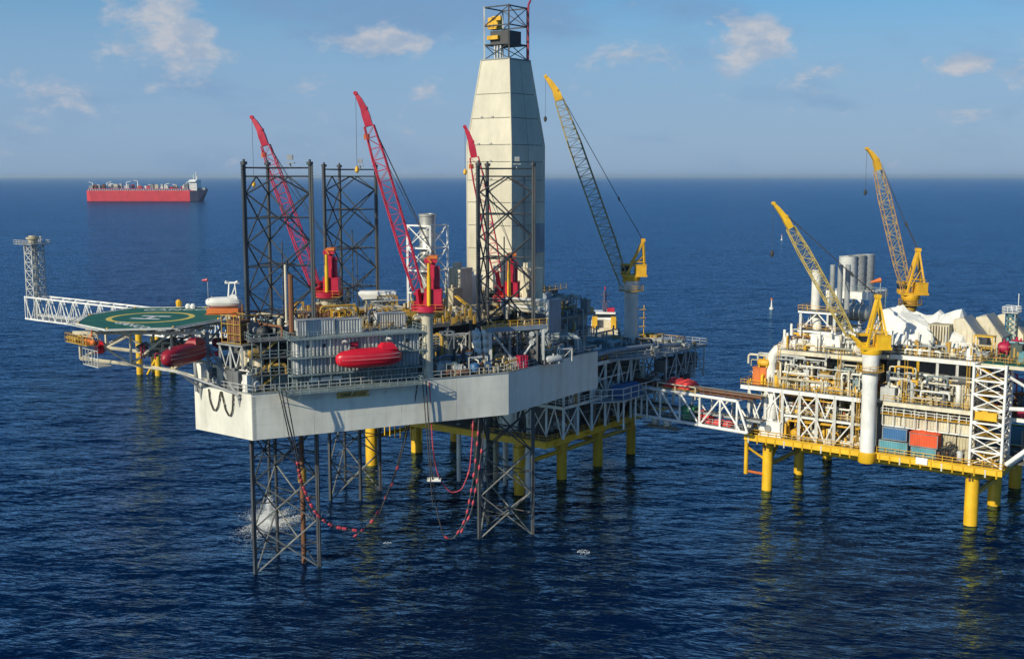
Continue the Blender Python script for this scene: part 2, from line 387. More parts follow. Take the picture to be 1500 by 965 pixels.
def clutter(parent, fr, s0, s1, d0, d1, z, n, seed, pal, hmax=3.0, pipes=.45, pr=(.1, .28)):
    """pumps, skids, drums, pipe runs and posts standing on a deck, each its own part"""
    rn = random.Random(seed); ws, wd = s1 - s0, d1 - d0
    for i in range(n):
        mat = rn.choice(pal); s = rn.uniform(s0, s1); d = rn.uniform(d0, d1); k = rn.random()
        if k < pipes:
            r = rn.uniform(*pr); h1 = rn.uniform(.4, hmax); a = fr(s, d, z)
            if rn.random() < .6: s2 = min(max(s + rn.choice((-1, 1)) * rn.uniform(2, ws * .5), s0), s1); d2 = d
            else: d2 = min(max(d + rn.choice((-1, 1)) * rn.uniform(1.5, wd * .6), d0), d1); s2 = s
            pts = [a, fr(s, d, z + h1), fr(s2, d2, z + h1)]
            if rn.random() < .6: pts.append(fr(s2, d2, z + rn.uniform(.1, .5)) if rn.random() < .6 else fr(s2, d2, z + h1 + rn.uniform(.5, 1.5)))
            if (pts[2] - pts[1]).length < .6: continue
            pipe(parent, pts, r, mat)
        elif k < pipes + .15:
            ln = rn.uniform(1.8, min(5, ws * .5)); r = rn.uniform(.35, min(.95, hmax * .28)); ax = fr.ex if rn.random() < .7 else fr.ey
            vessel(parent, fr(s, d, z + r * 1.25), ax, ln, r, mat)
        elif k < pipes + .22:
            h = rn.uniform(1.2, hmax); vessel(parent, fr(s, d, z + h / 2), Z, h, rn.uniform(.3, .8), mat, 'standing_tank')
        elif k < pipes + .42:
            eqbox(parent, fr, s, d, z, rn.uniform(1, 3.2), rn.uniform(.8, 2.2), rn.uniform(.8, hmax * .8), mat)
        else:
            h = rn.uniform(hmax * .6, hmax * 1.15); ln = rn.uniform(1.5, 4); b = MB(); w_ = .09
            for q in (0, 1):
                for e in (0, .8): b.beam(fr(s + q * ln, d + e, z), fr(s + q * ln, d + e, z + h), w_ * 1.6)
            for e in (0, .8): b.beam(fr(s, d + e, z + h), fr(s + ln, d + e, z + h), w_ * 1.6)
            b.beam(fr(s, d, z), fr(s + ln, d, z + h), w_)
            for q in range(5): b.fbox(fr, s + q * ln / 5, s + q * ln / 5 + .1, d, d + .8, z + h * .9, z + h * .92)
            b.build('pipe_support', mat, parent, smooth=False)
def fittings(parent, fr, s0, s1, d0, d1, z, n, seed, mat, hmax=1.2):
    """valves, junction boxes, flanges and stanchions too small to pick apart"""
    rn = random.Random(seed); b = MB()
    for i in range(n):
        s = rn.uniform(s0, s1); d = rn.uniform(d0, d1); k = rn.random(); h = rn.uniform(.2, hmax)
        if k < .35: b.fbox(fr, s, s + rn.uniform(.15, .5), d, d + rn.uniform(.15, .5), z + (rn.uniform(0, hmax) if k < .1 else 0), z + h + (hmax if k < .1 else 0))
        elif k < .6: b.tube(fr(s, d, z), fr(s, d, z + h), .06, n=5)
        elif k < .8: b.tube(fr(s, d, z + h), fr(s + rn.uniform(-.8, .8), d + rn.uniform(-.8, .8), z + h), .07, n=5)
        else: b.tube(fr(s, d, z + h * .5), fr(s, d, z + h * .5 + .12), .2, n=7); b.tube(fr(s, d, z), fr(s, d, z + h), .05, n=5)
    b.build('small_fittings', mat, parent, smooth=False, kind='stuff')
def deck_level(parent, fr, s0, s1, d0, d1, z, mat, gmat, gh=.9, rail='yellow', th=.12, sides='nswe', bays=6):
    """deck plate on edge girders with stiffeners and handrail"""
    MB().fbox(fr, s0, s1, d0, d1, z - th, z).build('deck_plate', mat, parent, smooth=False)
    e = .18
    for (a, b_, c, d_) in ((s0, s1, d0 + .03, d0 + e + .03), (s0, s1, d1 - e - .03, d1 - .03), (s0 + .03, s0 + e + .03, d0 + .25, d1 - .25), (s1 - e - .03, s1 - .03, d0 + .25, d1 - .25)):
        g = MB().fbox(fr, a, b_, c, d_, z - th - gh, z - th - .002); 
        g.fbox(fr, a, b_, c - .12, d_ + .12, z - th - gh - .06, z - th - gh) if b_ - a > 1 else g.fbox(fr, a - .12, b_ + .12, c, d_, z - th - gh - .06, z - th - gh)
        g.build('girder', gmat, parent, smooth=False)
    for i in range(1, bays): strut(parent, 'cross_beam', fr(s0 + (s1 - s0) * i / bays, d0 + .3, z - th - .3), fr(s0 + (s1 - s0) * i / bays, d1 - .3, z - th - .3), .14, gmat, square=True)
    if rail:
        c = dict(n=(fr(s0, d0, z), fr(s1, d0, z)), e=(fr(s1, d0, z), fr(s1, d1, z)), s=(fr(s1, d1, z), fr(s0, d1, z)), w=(fr(s0, d1, z), fr(s0, d0, z)))
        for q in sides:
            if q in c: railing(parent, c[q], mat=rail)
def lattice_bay(parent, p, q, z0, z1, r, mat, kind='x', name='brace'):
    a0, a1, b0, b1 = Vector((p[0], p[1], z0)), Vector((p[0], p[1], z1)), Vector((q[0], q[1], z0)), Vector((q[0], q[1], z1))
    if kind in 'x/': strut(parent, name, a0, b1, r, mat)
    if kind in 'x\\': strut(parent, name, b0, a1, r, mat)
    if kind == 'k': m_ = (a1 + b1) / 2; strut(parent, name, a0, m_, r, mat); strut(parent, name, b0, m_, r, mat)
    if kind == 'v': m_ = (a0 + b0) / 2; strut(parent, name, a1, m_, r, mat); strut(parent, name, b1, m_, r, mat)

# ------------------------------------------------------------------ cranes
def lattice_boom(cr, heel, tip, w0, wm, w1, side, mat, hmat, lace_mat=None, r=.11, head=2.6, goose=None, lr=.06, dens=.95):
    """boom > chords, lacing; side = horizontal unit vector across the boom"""
    heel, tip = Vector(heel), Vector(tip); d = (tip - heel); ln = d.length; d.normalize(); side = (Vector(side) - d * Vector(side).dot(d)).normalized(); up = side.cross(d)
    if up.z < 0: up = -up
    b = MB(); hb = tip - d * head
    g = goose or (tip + d * .2)
    g = Vector(g)
    def rect(c, w_, h_): return [c + side * w_ + up * h_, c - side * w_ + up * h_, c - side * w_ - up * h_, c + side * w_ - up * h_]
    b.rings([rect(hb, w1 * .52, w1 * .48), rect(hb.lerp(tip, .6), w1 * .56, w1 * .5), rect(tip, w1 * .48, w1 * .42), rect(tip.lerp(g, .5) + d * .35, w1 * .4, w1 * .32), rect(g, w1 * .3, w1 * .2)])
    b.tube(g - side * w1 * .4, g + side * w1 * .4, .36, n=10); b.tube(tip - side * w1 * .6 + up * .35, tip + side * w1 * .6 + up * .35, .3, n=10)
    boom = b.build('boom', hmat, cr)
    def wd(t_): return w0 + (wm - w0) * min(1, t_ / .22) if t_ < .22 else (wm if t_ < .72 else wm + (w1 - wm) * (t_ - .72) / .28)
    tt = [0, .22, .72, (ln - head) / ln]
    for sx in (-1, 1):
        for uy in (-1, 1):
            pts = [heel + d * (ln * t_) + side * (sx * wd(t_) / 2) + up * (uy * wd(t_) / 2) for t_ in tt]
            MB().path(pts, r, 6).build('chord', mat, boom)
    la = MB(); nb = max(8, int(ln / (wm * dens))); lm = ln - head
    for i in range(nb):
        t0, t1 = i / nb * lm / ln, (i + 1) / nb * lm / ln; A, B = heel + d * (ln * t0), heel + d * (ln * t1); h0, h1 = wd(t0) / 2, wd(t1) / 2; f = 1 if i % 2 else -1
        for uy in (-1, 1): la.beam(A + side * h0 * f + up * h0 * uy, B - side * h1 * f + up * h1 * uy, lr); la.beam(B + side * h1 + up * h1 * uy, B - side * h1 + up * h1 * uy, lr)
        for sx in (-1, 1): la.beam(A + side * h0 * sx + up * h0 * f, B + side * h1 * sx - up * h1 * f, lr); la.beam(B + side * h1 * sx + up * h1, B + side * h1 * sx - up * h1, lr)
    la.build('lacing', lace_mat or mat, boom, smooth=False)
    return boom, d, side, up
def rope(parent, p, q, r=.05, mat='rope_dark', name='rope'): return strut(parent, name, p, q, r, mat, n=5)
def red_crane(base, slew_z, heel_px, tip_px, goose_px, Y, label, ped_r=.95, dark=False, floor_z=32.5):
    x, y = base; t = thing('pedestal_crane', (x, y, floor_z), label, 'crane', 'red pedestal cranes on the drilling rig')
    red = 'red_paint'; slew = Vector((x, y, slew_z))
    heel, tip = aty(*heel_px, y - .6), aty(*tip_px, y - .6)
    hd = Vector((tip.x - heel.x, tip.y - heel.y, 0)).normalized(); fr = Fr((x, y), hd); z = slew_z
    b = MB(); b.lathe((x, y, floor_z), Z, [(0, ped_r * 1.15), (.4, ped_r * 1.15), (.41, ped_r), (z - floor_z - 1.2, ped_r), (z - floor_z - .3, ped_r * 1.35), (z - floor_z, ped_r * 1.35)], 18); b.build('pedestal', 'cream', t)
    b = MB(); b.lathe(slew, Z, [(0, 2.0), (.3, 2.7), (1.3, 2.75), (1.4, 2.0)], 20); b.fbox(fr, -2.6, 2.2, -1.7, 1.7, z + .9, z + 1.25); b.build('slew_platform', red, t)
    b = MB(); b.fbox(fr, -2.6, .3, -1.9, 1.9, z + 1.25, z + 4.0); b.fbox(fr, -2.7, .4, -2.0, 2.0, z + 4.0, z + 4.15); b.fbox(fr, -2.3, -.2, -1.95, -1.9, z + 1.6, z + 3.4); b.build('engine_house', red, t, smooth=False)
    cb = MB(); cb.fbox(fr, .5, 2.3, -2.5, -.9, z + 1.0, z + 3.1); cb.fbox(fr, .4, 2.45, -2.6, -.8, z + 3.1, z + 3.22); cab = cb.build('cab', red, t, smooth=False)
    MB().fbox(fr, .7, 2.33, -2.53, -.87, z + 1.9, z + 2.9).build('window', 'glass_dark', cab, smooth=False)
    # vertical ram tower with orange cylinders
    b = MB(); b.fbox(fr, -1.5, -.1, -1.0, 1.0, z + 3.7, z + 8.6); b.fbox(fr, -1.8, .3, -1.3, 1.3, z + 8.6, z + 9.3); b.fbox(fr, -2.2, -1.6, -.5, .5, z + 3.7, z + 8); b.build('tower', red, t, smooth=False)
    for q in (-2.2, 2.2): MB().lathe(fr(-.5, q, z + 1.4), Z, [(0, .36), (5.0, .36), (5.01, .26), (7.2, .26)], 10).build('luffing_cylinder', 'leg_yellow', t)
    b = MB()
    for q in (-1.4, 1.4): b.beam(fr(-.9, q, z + 8.6), fr(-.2, q, z + 9.6), .35)
    b.fbox(fr, -1.9, -.4, -1.5, 1.5, z + 9.3, z + 9.8)
    for q in range(5): b.fbox(fr, .1, .2, -1.25, 1.25, z + 4.2 + q, z + 4.35 + q)
    b.build('ram_head', 'orange', t, smooth=False)
    c = [fr(-2.9, -2.4, z + .5), fr(2.3, -2.4, z + .5), fr(2.3, 2.4, z + .5), fr(-2.9, 2.4, z + .5)]
    b = MB(); b.fbox(fr, -2.9, 2.3, -2.4, 2.4, z + .38, z + .48); b.build('walkway', 'ochre', t, smooth=False); railing(t, c, 1.1, 'orange', 1.3, .05, True)
    b = MB()
    for q in (-1, 1): b.beam(fr(1.2, q, z + 1.2), heel + fr.ey * q, .5, .7)
    b.build('boom_foot', red, t, smooth=False)
    boom, d, side, up = lattice_boom(t, heel, tip, 1.6, 2.1, 1.3, fr.ey, red, red, None, .13, 3.0, goose=aty(*goose_px, y - .6), lr=.075)
    MB().box(tip - d * 4.6 - up * .9, (.9, .8, .9)).build('sheave_block', 'orange', boom)
    top = fr(-1.4, 0, z + 9.6)
    for q in (-.7, .7): rope(t, top + fr.ey * q, tip - d * 4 + up * .8 + fr.ey * q * .6)
    rope(t, top, tip - d * 9 + up * .9)
    g = aty(*goose_px, y - .6); hk = g - Z * (8 if dark else 12)
    rope(t, g, hk, .035); MB().lathe(hk - Z * 1.2, Z, [(0, .05), (.3, .35), (.9, .35), (1.2, .1)], 8).build('hook_block', 'yellow', t)
    return t
def yellow_crane(name, base_xy, floor_z, slew_z, ped_r, heel_px, tip_px, top_px, Y, label, ped_mat, bmat, lace, body='yellow', group='yellow platform cranes', w=2.2, dens=.8, goose_px=None):
    x, y = base_xy; t = thing(name, (x, y, floor_z), label, 'crane', group)
    heel, tip, top = aty(*heel_px, Y), aty(*tip_px, Y), aty(*top_px, Y); z = slew_z
    hd = Vector((tip.x - heel.x, tip.y - heel.y, 0)).normalized(); fr = Fr((x, y), hd); H = z - floor_z
    MB().lathe((x, y, floor_z), Z, [(0, ped_r * 1.05), (.3, ped_r * 1.05), (.31, ped_r), (H * .72, ped_r), (H * .74, ped_r * 1.08), (H * .80, ped_r * 1.08), (H * .82, ped_r), (H - .8, ped_r * 1.15), (H, ped_r * 1.3)], 22).build('pedestal', ped_mat, t)
    zc = floor_z + H * .84; b = MB(); b.lathe((x, y, zc), Z, [(0, ped_r * 1.9), (.15, ped_r * 1.9)], 16); b.build('ring_walkway', 'ochre', t)
    railing(t, [Vector((x + math.cos(a) * ped_r * 1.85, y + math.sin(a) * ped_r * 1.85, zc + .15)) for a in [i * math.pi / 5 for i in range(10)]], 1.1, 'yellow', 2, .05, True)
    b = MB(); b.lathe((x, y, z), Z, [(0, 1.9), (.5, 2.1), (1.0, 2.1)], 20); b.fbox(fr, -3.5, 2.2, -1.9, 1.9, z + 1.0, z + 1.5); b.build('slew_platform', body, t)
    b = MB(); b.fbox(fr, -3.3, -.8, -1.7, 1.7, z + 1.5, z + 3.7); b.fbox(fr, -3.4, -.7, -1.8, 1.8, z + 3.7, z + 3.85)
    for q in (-3.0, -1.9): b.fbox(fr, q, q + .7, -1.76, -1.7, z + 1.9, z + 3.3)
    b.build('engine_house', body, t, smooth=False)
    cb = MB(); cb.fbox(fr, .2, 2.3, -2.6, -.9, z + 1.2, z + 3.7); cb.fbox(fr, .1, 2.5, -2.7, -.8, z + 3.7, z + 3.85); cab = cb.build('cab', body, t, smooth=False); MB().fbox(fr, .4, 2.33, -2.63, -.87, z + 2.2, z + 3.4).build('window', 'glass_dark', cab, smooth=False)
    tf = fr.inv(top); 
    for q in (-1.3, 1.3):
        strut(t, 'gantry_leg', fr(1.2, q, z + 1.5), top + fr.ey * q * .5, .22, body, square=True); strut(t, 'gantry_leg', fr(-3.0, q, z + 1.5), top + fr.ey * q * .5, .2, body, square=True)
        strut(t, 'gantry_brace', fr(.2, q, z + 4.6), fr(-2.9, q, z + 4.4), .12, body); strut(t, 'gantry_brace', fr(.4, q, z + 3), top.lerp(fr(-3.0, q, z + 1.5), .45), .1, body)
    MB().tube(top - fr.ey * 1.0, top + fr.ey * 1.0, .45, n=10).box(top, (1.0, 1.6, .7), fr.ax()).build('gantry_head', body, t)
    b = MB()
    for q in (-1, 1): b.beam(fr(1.4, q, z + 1.3), heel + fr.ey * q, .4, .6)
    b.build('boom_foot', body, t, smooth=False)
    boom, d, side, up = lattice_boom(t, heel, tip, w * .7, w, w * .6, fr.ey, bmat, body, lace, .12, 2.4, goose=aty(*goose_px, Y), lr=.075, dens=dens)
    mid = tip.lerp(top, .72)
    for q in (-.6, 0, .6): rope(t, top + fr.ey * q, mid + fr.ey * q * .5); 
    for q in (-.4, .4): rope(t, mid + fr.ey * q, tip + up * .6 + fr.ey * q)
    MB().box(mid, (1.0, .9, .35), (d, side, up)).build('equaliser', 'dark_steel', t)
    g = aty(*goose_px, Y); hk = g - Z * 9; rope(t, g, hk, .035); MB().lathe(hk - Z * 1.4, Z, [(0, .05), (.4, .35), (1.0, .4), (1.4, .1)], 8).build('hook_block', 'dark_steel', t)
    return t
E1 = Vector((.802, -.597, 0))
# ================================================================== drilling rig: hull
PB = atz(287, 628, 25); P0 = atz(370, 645, 25); P1 = atz(745, 607, 25); P2 = atz(848, 575, 25)
H = Fr(P0, P1 - P0)                                        # s along the long near side, d inboard
LONG = (P1 - P0).length
DECK = 32.5
ST = Fr(P2, E1)
S3 = ST(0.5, 6); S4 = ST(-52, 8); S5 = Vector((-56, 222, 0))
hull_poly = [P0, P1, P2, S3, S4, S5, PB]
rig = thing('drilling_rig_hull', P0 + Z * 0, 'cream drilling rig hull jacked high above the sea with crowded deck', 'drilling rig')
MB().prism(hull_poly, 25, DECK).build('hull_shell', 'hull_cream', rig, smooth=False)
ins = [Vector((p[0], p[1], 0)) for p in hull_poly]; cen = sum(ins, Vector()) / len(ins)
MB().prism([p.lerp(cen, .012) for p in ins], DECK + .004, DECK + .05).build('main_deck', 'deck_green', rig, smooth=False)
edge = MB()
for a, b in zip(ins, ins[1:] + ins[:1]): edge.beam(a + Z * (DECK + .09), b + Z * (DECK + .09), .25, .16)
edge.build('deck_edge', 'mid_grey', rig, smooth=False)
for a, b in zip(ins[:3], ins[1:4]): railing(rig, [a.lerp(cen, .01) + Z * (DECK + .1), b.lerp(cen, .01) + Z * (DECK + .1)], 1.2, 'light_grey', 1.8, .05)
railing(rig, [PB.xy.to_3d().lerp(cen, .01) + Z * (DECK + .1), P0.xy.to_3d().lerp(cen, .01) + Z * (DECK + .1)], 1.2, 'light_grey', 1.8, .05)
# fender pads and ladder rungs at the near corner, weld lines on the plating
b = MB(); nrm = -H.ey
for i in range(24): b.box(H(.35, -.03, 25.3 + i * .29), (.5, .06, .05), H.ax())
b.build('draught_ladder', 'dark_grey', rig, smooth=False, kind='stuff')
b = MB()
for zz in (27.5, 30): b.box(H(LONG / 2, -.012, zz), (LONG - .4, .02, .035), H.ax())
for i in range(1, 9): b.box(H(LONG * i / 9, -.012, 28.75), (.035, .02, 7.2), H.ax())
b.build('weld_seams', 'hull_cream', rig, smooth=False)
# name board
sb = MB().box(H(LONG * .37, -.10, 31.1), (5.6, .12, 1.0), H.ax()).build('name_board', 'sign_yellow', rig, smooth=False)
def lettering(text, size, mat, parent, origin, xdir, ydir, thick=.02, name='lettering'):
    c = bpy.data.curves.new(name, 'FONT'); c.body = text; c.size = size; c.align_x = 'CENTER'; c.align_y = 'CENTER'; c.extrude = thick; c.resolution_u = 2; c.offset = size * .012
    o = bpy.data.objects.new(name, c); col.objects.link(o); dg = bpy.context.evaluated_depsgraph_get()
    me = bpy.data.meshes.new_from_object(o.evaluated_get(dg)); bpy.data.objects.remove(o); bpy.data.curves.remove(c)
    x = Vector(xdir).normalized(); y = Vector(ydir).normalized(); z = x.cross(y); M = Matrix((x, y, z)).transposed().to_4x4(); M.translation = Vector(origin) - WLOC[parent.name]
    me.transform(M); me.materials.clear(); me.materials.append(MATS[mat]); q = bpy.data.objects.new(name, me); col.objects.link(q); q.parent = parent; WLOC[q.name] = WLOC[parent.name]; return q
lettering('GANCO LEX', .78, 'ink', sb, H(LONG * .37, -.19, 31.1), H.ex, Z)
# mooring chains on the bow face
BF = Fr(PB, P0 - PB); BL = (P0 - PB).length
ch = [(.28, 32.3), (.30, 30.2), (.37, 28.6), (.44, 29.6), (.48, 31.7), (.50, 32.2), (.53, 31.2), (.57, 29.2), (.64, 28.2), (.69, 29.3), (.71, 32.3)]
b = MB(); pts = elbows([BF(a * BL, -.25, z) for a, z in ch], 1.2, 4)
for i in range(len(pts) - 1):
    p, q = pts[i], pts[i + 1]; k = max(1, int((q - p).length / .35))
    for j in range(k):
        c = p.lerp(q, (j + .5) / k); dd = (q - p).normalized(); b.box(c, (.42, .26 if j % 2 else .12, .12 if j % 2 else .26), (dd, dd.cross(BF.ey).normalized(), BF.ey))
b.build('hanging_chain', 'chain', rig, smooth=False)
for a in (.12, .80):
    b = MB(); b.add([BF(a * BL - .5, -.3, 32.3), BF(a * BL + .5, -.3, 32.3), BF(a * BL, -.05, 30.0), BF(a * BL - .5, .05, 32.3), BF(a * BL + .5, .05, 32.3)], [(0, 1, 2), (3, 2, 4), (0, 2, 3), (1, 4, 2), (0, 3, 4, 1)]); b.build('bow_bracket', 'mid_grey', rig, smooth=False)

# ------------------------------------------------------------------ accommodation on the long side
A0, A1 = 7.6, 29.5
for (z0, z1, d, mt_) in ((32.55, 34.7, 2.3, 'teal_grey'), (34.95, 37.55, 1.5, 'container_grey'), (37.8, 40.6, 1.5, 'light_grey')):
    k = 4
    for i in range(k): corrugated(rig, H(A0 + (A1 - A0) * i / k + .06, d), H(A0 + (A1 - A0) * (i + 1) / k - .06, d), z0, z1, mt_, .62, .30, 'accommodation_wall')
    corrugated(rig, H(A0, 5.6), H(A0, d), z0, z1, mt_, .52, .15, 'accommodation_wall'); corrugated(rig, H(A1, d), H(A1, 9), z0, z1, mt_, .52, .15, 'accommodation_wall')
    MB().fbox(H, A0 + .2, A1 - .2, d + .15, 5.5, z0, z1).build('accommodation_core', 'mid_grey', rig, smooth=False)
for z in (34.7, 37.55, 40.6):
    MB().fbox(H, A0 - 1.0, A1 + .6, .3, 5.7, z + .01, z + .22).build('gallery_deck', 'teal_grey', rig, smooth=False)
    railing(rig, [H(A0 - 1, 5.6, z + .22), H(A0 - 1, .4, z + .22), H(A1 + .5, .4, z + .22), H(A1 + .5, 5.6, z + .22)], 1.1, 'teal_grey', 1.6, .045)
for i in range(8):
    s = A0 - .7 + i * (A1 - A0 + 1) / 7
    for (a, b_) in ((32.55, 34.7), (34.92, 37.55), (37.77, 40.6)): strut(rig, 'gallery_post', H(s, .45, a), H(s, .45, b_), .08, 'teal_grey')
for i in range(3): MB().fbox(H, 10.2 + i * 2.0, 11.8 + i * 2.0, 1.9, 2.15, 33.3, 34.0).build('white_locker', 'white_fresh', rig, smooth=False)
MB().fbox(H, 17.2, 18.4, 1.1, 1.33, 38.6, 39.7).build('red_box', 'red_paint', rig, smooth=False)
for s, z in ((9.4, 38.5), (12.2, 38.5), (26.8, 38.4)):
    w_ = MB().fbox(H, s, s + .75, 1.22, 1.36, z + .5, z + 1.3).build('window', 'light_grey', rig, smooth=False); MB().fbox(H, s + .08, s + .67, 1.2, 1.219, z + .58, z + 1.22).build('pane', 'glass_dark', w_, smooth=False)
# outboard walkway along the hull top
MB().fbox(H, 4.4, 28.6, -2.5, -.02, 32.25, 32.42).build('outboard_walkway', 'teal_grey', rig, smooth=False)
railing(rig, [H(4.4, -.1, 32.42), H(4.4, -2.45, 32.42), H(28.6, -2.45, 32.42), H(28.6, -.1, 32.42)], 1.15, 'teal_grey', 1.5, .05)
for i in range(9): strut(rig, 'walkway_bracket', H(4.7 + i * 2.95, -2.4, 32.25), H(4.7 + i * 2.95, -.02, 30.9), .07, 'hull_cream')
# balconies and stairs on the bow side of the block, around the near leg
for z in (35.0, 37.8, 40.6):
    MB().fbox(H, .6, A0 - 1.05, 1.6, 6.2, z, z + .15).build('balcony', 'dark_grey', rig, smooth=False); railing(rig, [H(.7, 6.2, z + .15), H(.7, 1.7, z + .15), H(A0 - 1.1, 1.7, z + .15)], 1.1, 'teal_grey', 1.5, .05)
for i in range(5): strut(rig, 'balcony_post', H(.8 + i * 1.45, 1.75, DECK + .05), H(.8 + i * 1.45, 1.75, 40.6), .09, 'teal_grey')
for z in (32.6, 35.15, 37.95):
    b = MB()
    for q in (0, .8): b.beam(H(1.4, 2.1 + q, z), H(5.0, 2.1 + q, z + 2.6), .08, .25)
    for i in range(10): b.box(H(1.4 + 3.6 * (i + .5) / 10, 2.5, z + 2.6 * (i + .5) / 10), (.3, .8, .04), H.ax())
    b.build('stair', 'ochre', rig, smooth=False)
b = MB().fbox(H, 1.0, 6.8, 3.4, 6.2, 32.6, 34.8); b.build('locker_room', 'teal_grey', rig, smooth=False)
clutter(rig, H, .8, 6.4, 2.0, 5.8, 35.15, 10, 11, ['deck_green', 'dark_steel', 'ochre', 'dark_grey'], 2.2, .3)
clutter(rig, H, .8, 6.4, 2.0, 5.8, 37.95, 10, 12, ['deck_green', 'dark_steel', 'ochre', 'dark_grey'], 2.2, .3)

# ------------------------------------------------------------------ raised pipe deck amidships
UD = 40.2
S0_, S1_, D0_, D1_ = 15.0, 43.5, 7.5, 40
MB().prism([H(16, 8.5), H(43, 14), H(54, 20), H(58, 30), H(44, 48), H(22, 44), H(12, 22)], UD - .6, UD).build('pipe_deck', 'deck_grey', rig, smooth=False)
for i, (s, d) in enumerate([(16.5, 9), (22, 10), (28, 11.3), (34, 12.6), (40, 13.8), (46, 16.3), (52, 19.5), (56.5, 28), (14, 16), (12.8, 22)]): strut(rig, 'pipe_deck_post', H(s, d, DECK + .05), H(s, d, UD - .6), .28, 'dark_grey', square=True)
for i in range(5):
    a, b_ = (16.5 + i * 5.9, 9 + i * 1.2), (22.4 + i * 5.9, 10.2 + i * 1.2); lattice_bay(rig, H(*a), H(*b_), DECK + .2, UD - .7, .12, 'mid_grey', '/' if i % 2 else '\\')
corrugated(rig, H(17, 11.5), H(33, 15), DECK + .05, UD - .6, 'dark_grey', .6, .15, 'module_wall'); corrugated(rig, H(33.2, 17), H(43, 19), DECK + .05, UD - .6, 'dark_steel', .6, .15, 'module_wall')
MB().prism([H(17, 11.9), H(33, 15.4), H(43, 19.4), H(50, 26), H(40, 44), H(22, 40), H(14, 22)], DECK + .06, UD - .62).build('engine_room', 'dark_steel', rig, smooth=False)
railing(rig, [H(12, 22, UD), H(16, 8.5, UD), H(43, 14, UD), H(54, 20, UD), H(58, 30, UD)], 1.1, 'yellow', 2, .05)
PAL_WARM = ['cream', 'sand', 'ochre', 'yellow', 'sand', 'cream', 'rust', 'light_grey', 'white_paint', 'mid_grey']
PAL_GREY = ['mid_grey', 'dark_grey', 'teal_grey', 'light_grey', 'ochre', 'dark_steel', 'white_paint']
clutter(rig, H, 17, 40, 16, 40, UD, 85, 21, PAL_WARM, 2.8, .35)
clutter(rig, H, 38, 54, 20, 36, UD, 34, 22, PAL_WARM, 2.4, .4)
fittings(rig, H, 16, 50, 12, 40, UD, 400, 23, 'sand', 1.6); fittings(rig, H, 16, 46, 10, 30, UD, 250, 24, 'ochre', 1.6)
# racks of drill pipe lying on the pipe deck
for k, (s, d, ln, nn, mt_) in enumerate([(19, 17, 13, 10, 'sand'), (20, 24, 13, 9, 'rust'), (33, 16.5, 9, 7, 'ochre'), (24, 30, 14, 10, 'cream')]):
    for row in range(2):
        for i in range(nn - row): strut(rig, 'drill_pipe', H(s, d + (i + row * .5) * .36, UD + 1.0 + row * .32), H(s + ln, d + (i + row * .5) * .36, UD + 1.0 + row * .32), .17, mt_, 8)
    for q in (1, ln / 2, ln - 1): MB().fbox(H, s + q - .15, s + q + .15, d - .4, d + nn * .36 + .3, UD, UD + .8).build('pipe_rack', 'yellow', rig, smooth=False)
# open near deck right of the big red crane
clutter(rig, H, 33.5, 45, 1.2, 10, DECK + .06, 30, 31, ['container_blue', 'light_grey', 'white_paint', 'rust', 'teal_grey', 'blue_grey', 'sand'], 2.6, .3)
clutter(rig, H, 46, 60, 1.0 + 4, 12, DECK + .06, 26, 32, PAL_GREY + ['sand', 'white_paint'], 2.6, .35)
fittings(rig, H, 33, 46, .8, 9, DECK + .06, 220, 33, 'sand', 1.3); fittings(rig, H, 34, 46, 2, 12, DECK + .06, 160, 34, 'dark_steel', 2.2)
CF = Fr(P1, P2 - P1); CLN = (P2 - P1).length
clutter(rig, CF, 2, CLN - 1, 1.0, 8, DECK + .06, 26, 35, PAL_GREY + ['sand', 'yellow'], 2.8, .45)
fittings(rig, CF, 1, CLN - 1, .6, 5, DECK + .06, 160, 36, 'sand', 1.3)
for i, (s, d, mt_, hh) in enumerate([(40.3, 2.2, 'container_blue', 1.9), (36.5, 3.6, 'blue_grey', 1.8)]): vessel(rig, H(s, d, DECK + hh / 2 + .1), Z, hh, .85, mt_, 'drum_tank')
for i in range(4):                                         # stacked white bulk drums near the right leg
    for j in range(2): vessel(rig, H(42.6 + j * 1.9, 6.0 + i * .2, 34.2 + i * 1.55), H.ex, 1.8, .74, 'white_paint', 'bulk_drum')
clutter(rig, H, 33.5, 43, 9.5, 16, DECK + .06, 30, 37, ['light_grey', 'mid_grey', 'white_paint', 'teal_grey', 'blue_grey', 'ochre', 'sand'], 6.0, .45, (.12, .4))
clutter(rig, H, 44, 56, 6, 16, DECK + .06, 26, 38, ['light_grey', 'mid_grey', 'dark_grey', 'teal_grey', 'blue_grey', 'ochre'], 5.5, .5, (.12, .35))
clutter(rig, CF, 3, CLN - 2, 7, 13, DECK + .06, 22, 39, ['light_grey', 'mid_grey', 'dark_grey', 'teal_grey', 'ochre', 'white_paint'], 6.0, .5, (.12, .4))
for i in range(6): pipe(rig, [H(33.5 + i * .5, 11.2, DECK + .1), H(33.5 + i * .5, 11.2, 38.2 - i * .5), H(43.2, 12.8 + i * .1, 38.2 - i * .5)], .16 + .03 * (i % 3), ['light_grey', 'sand', 'teal_grey'][i % 3], 'header_pipe')
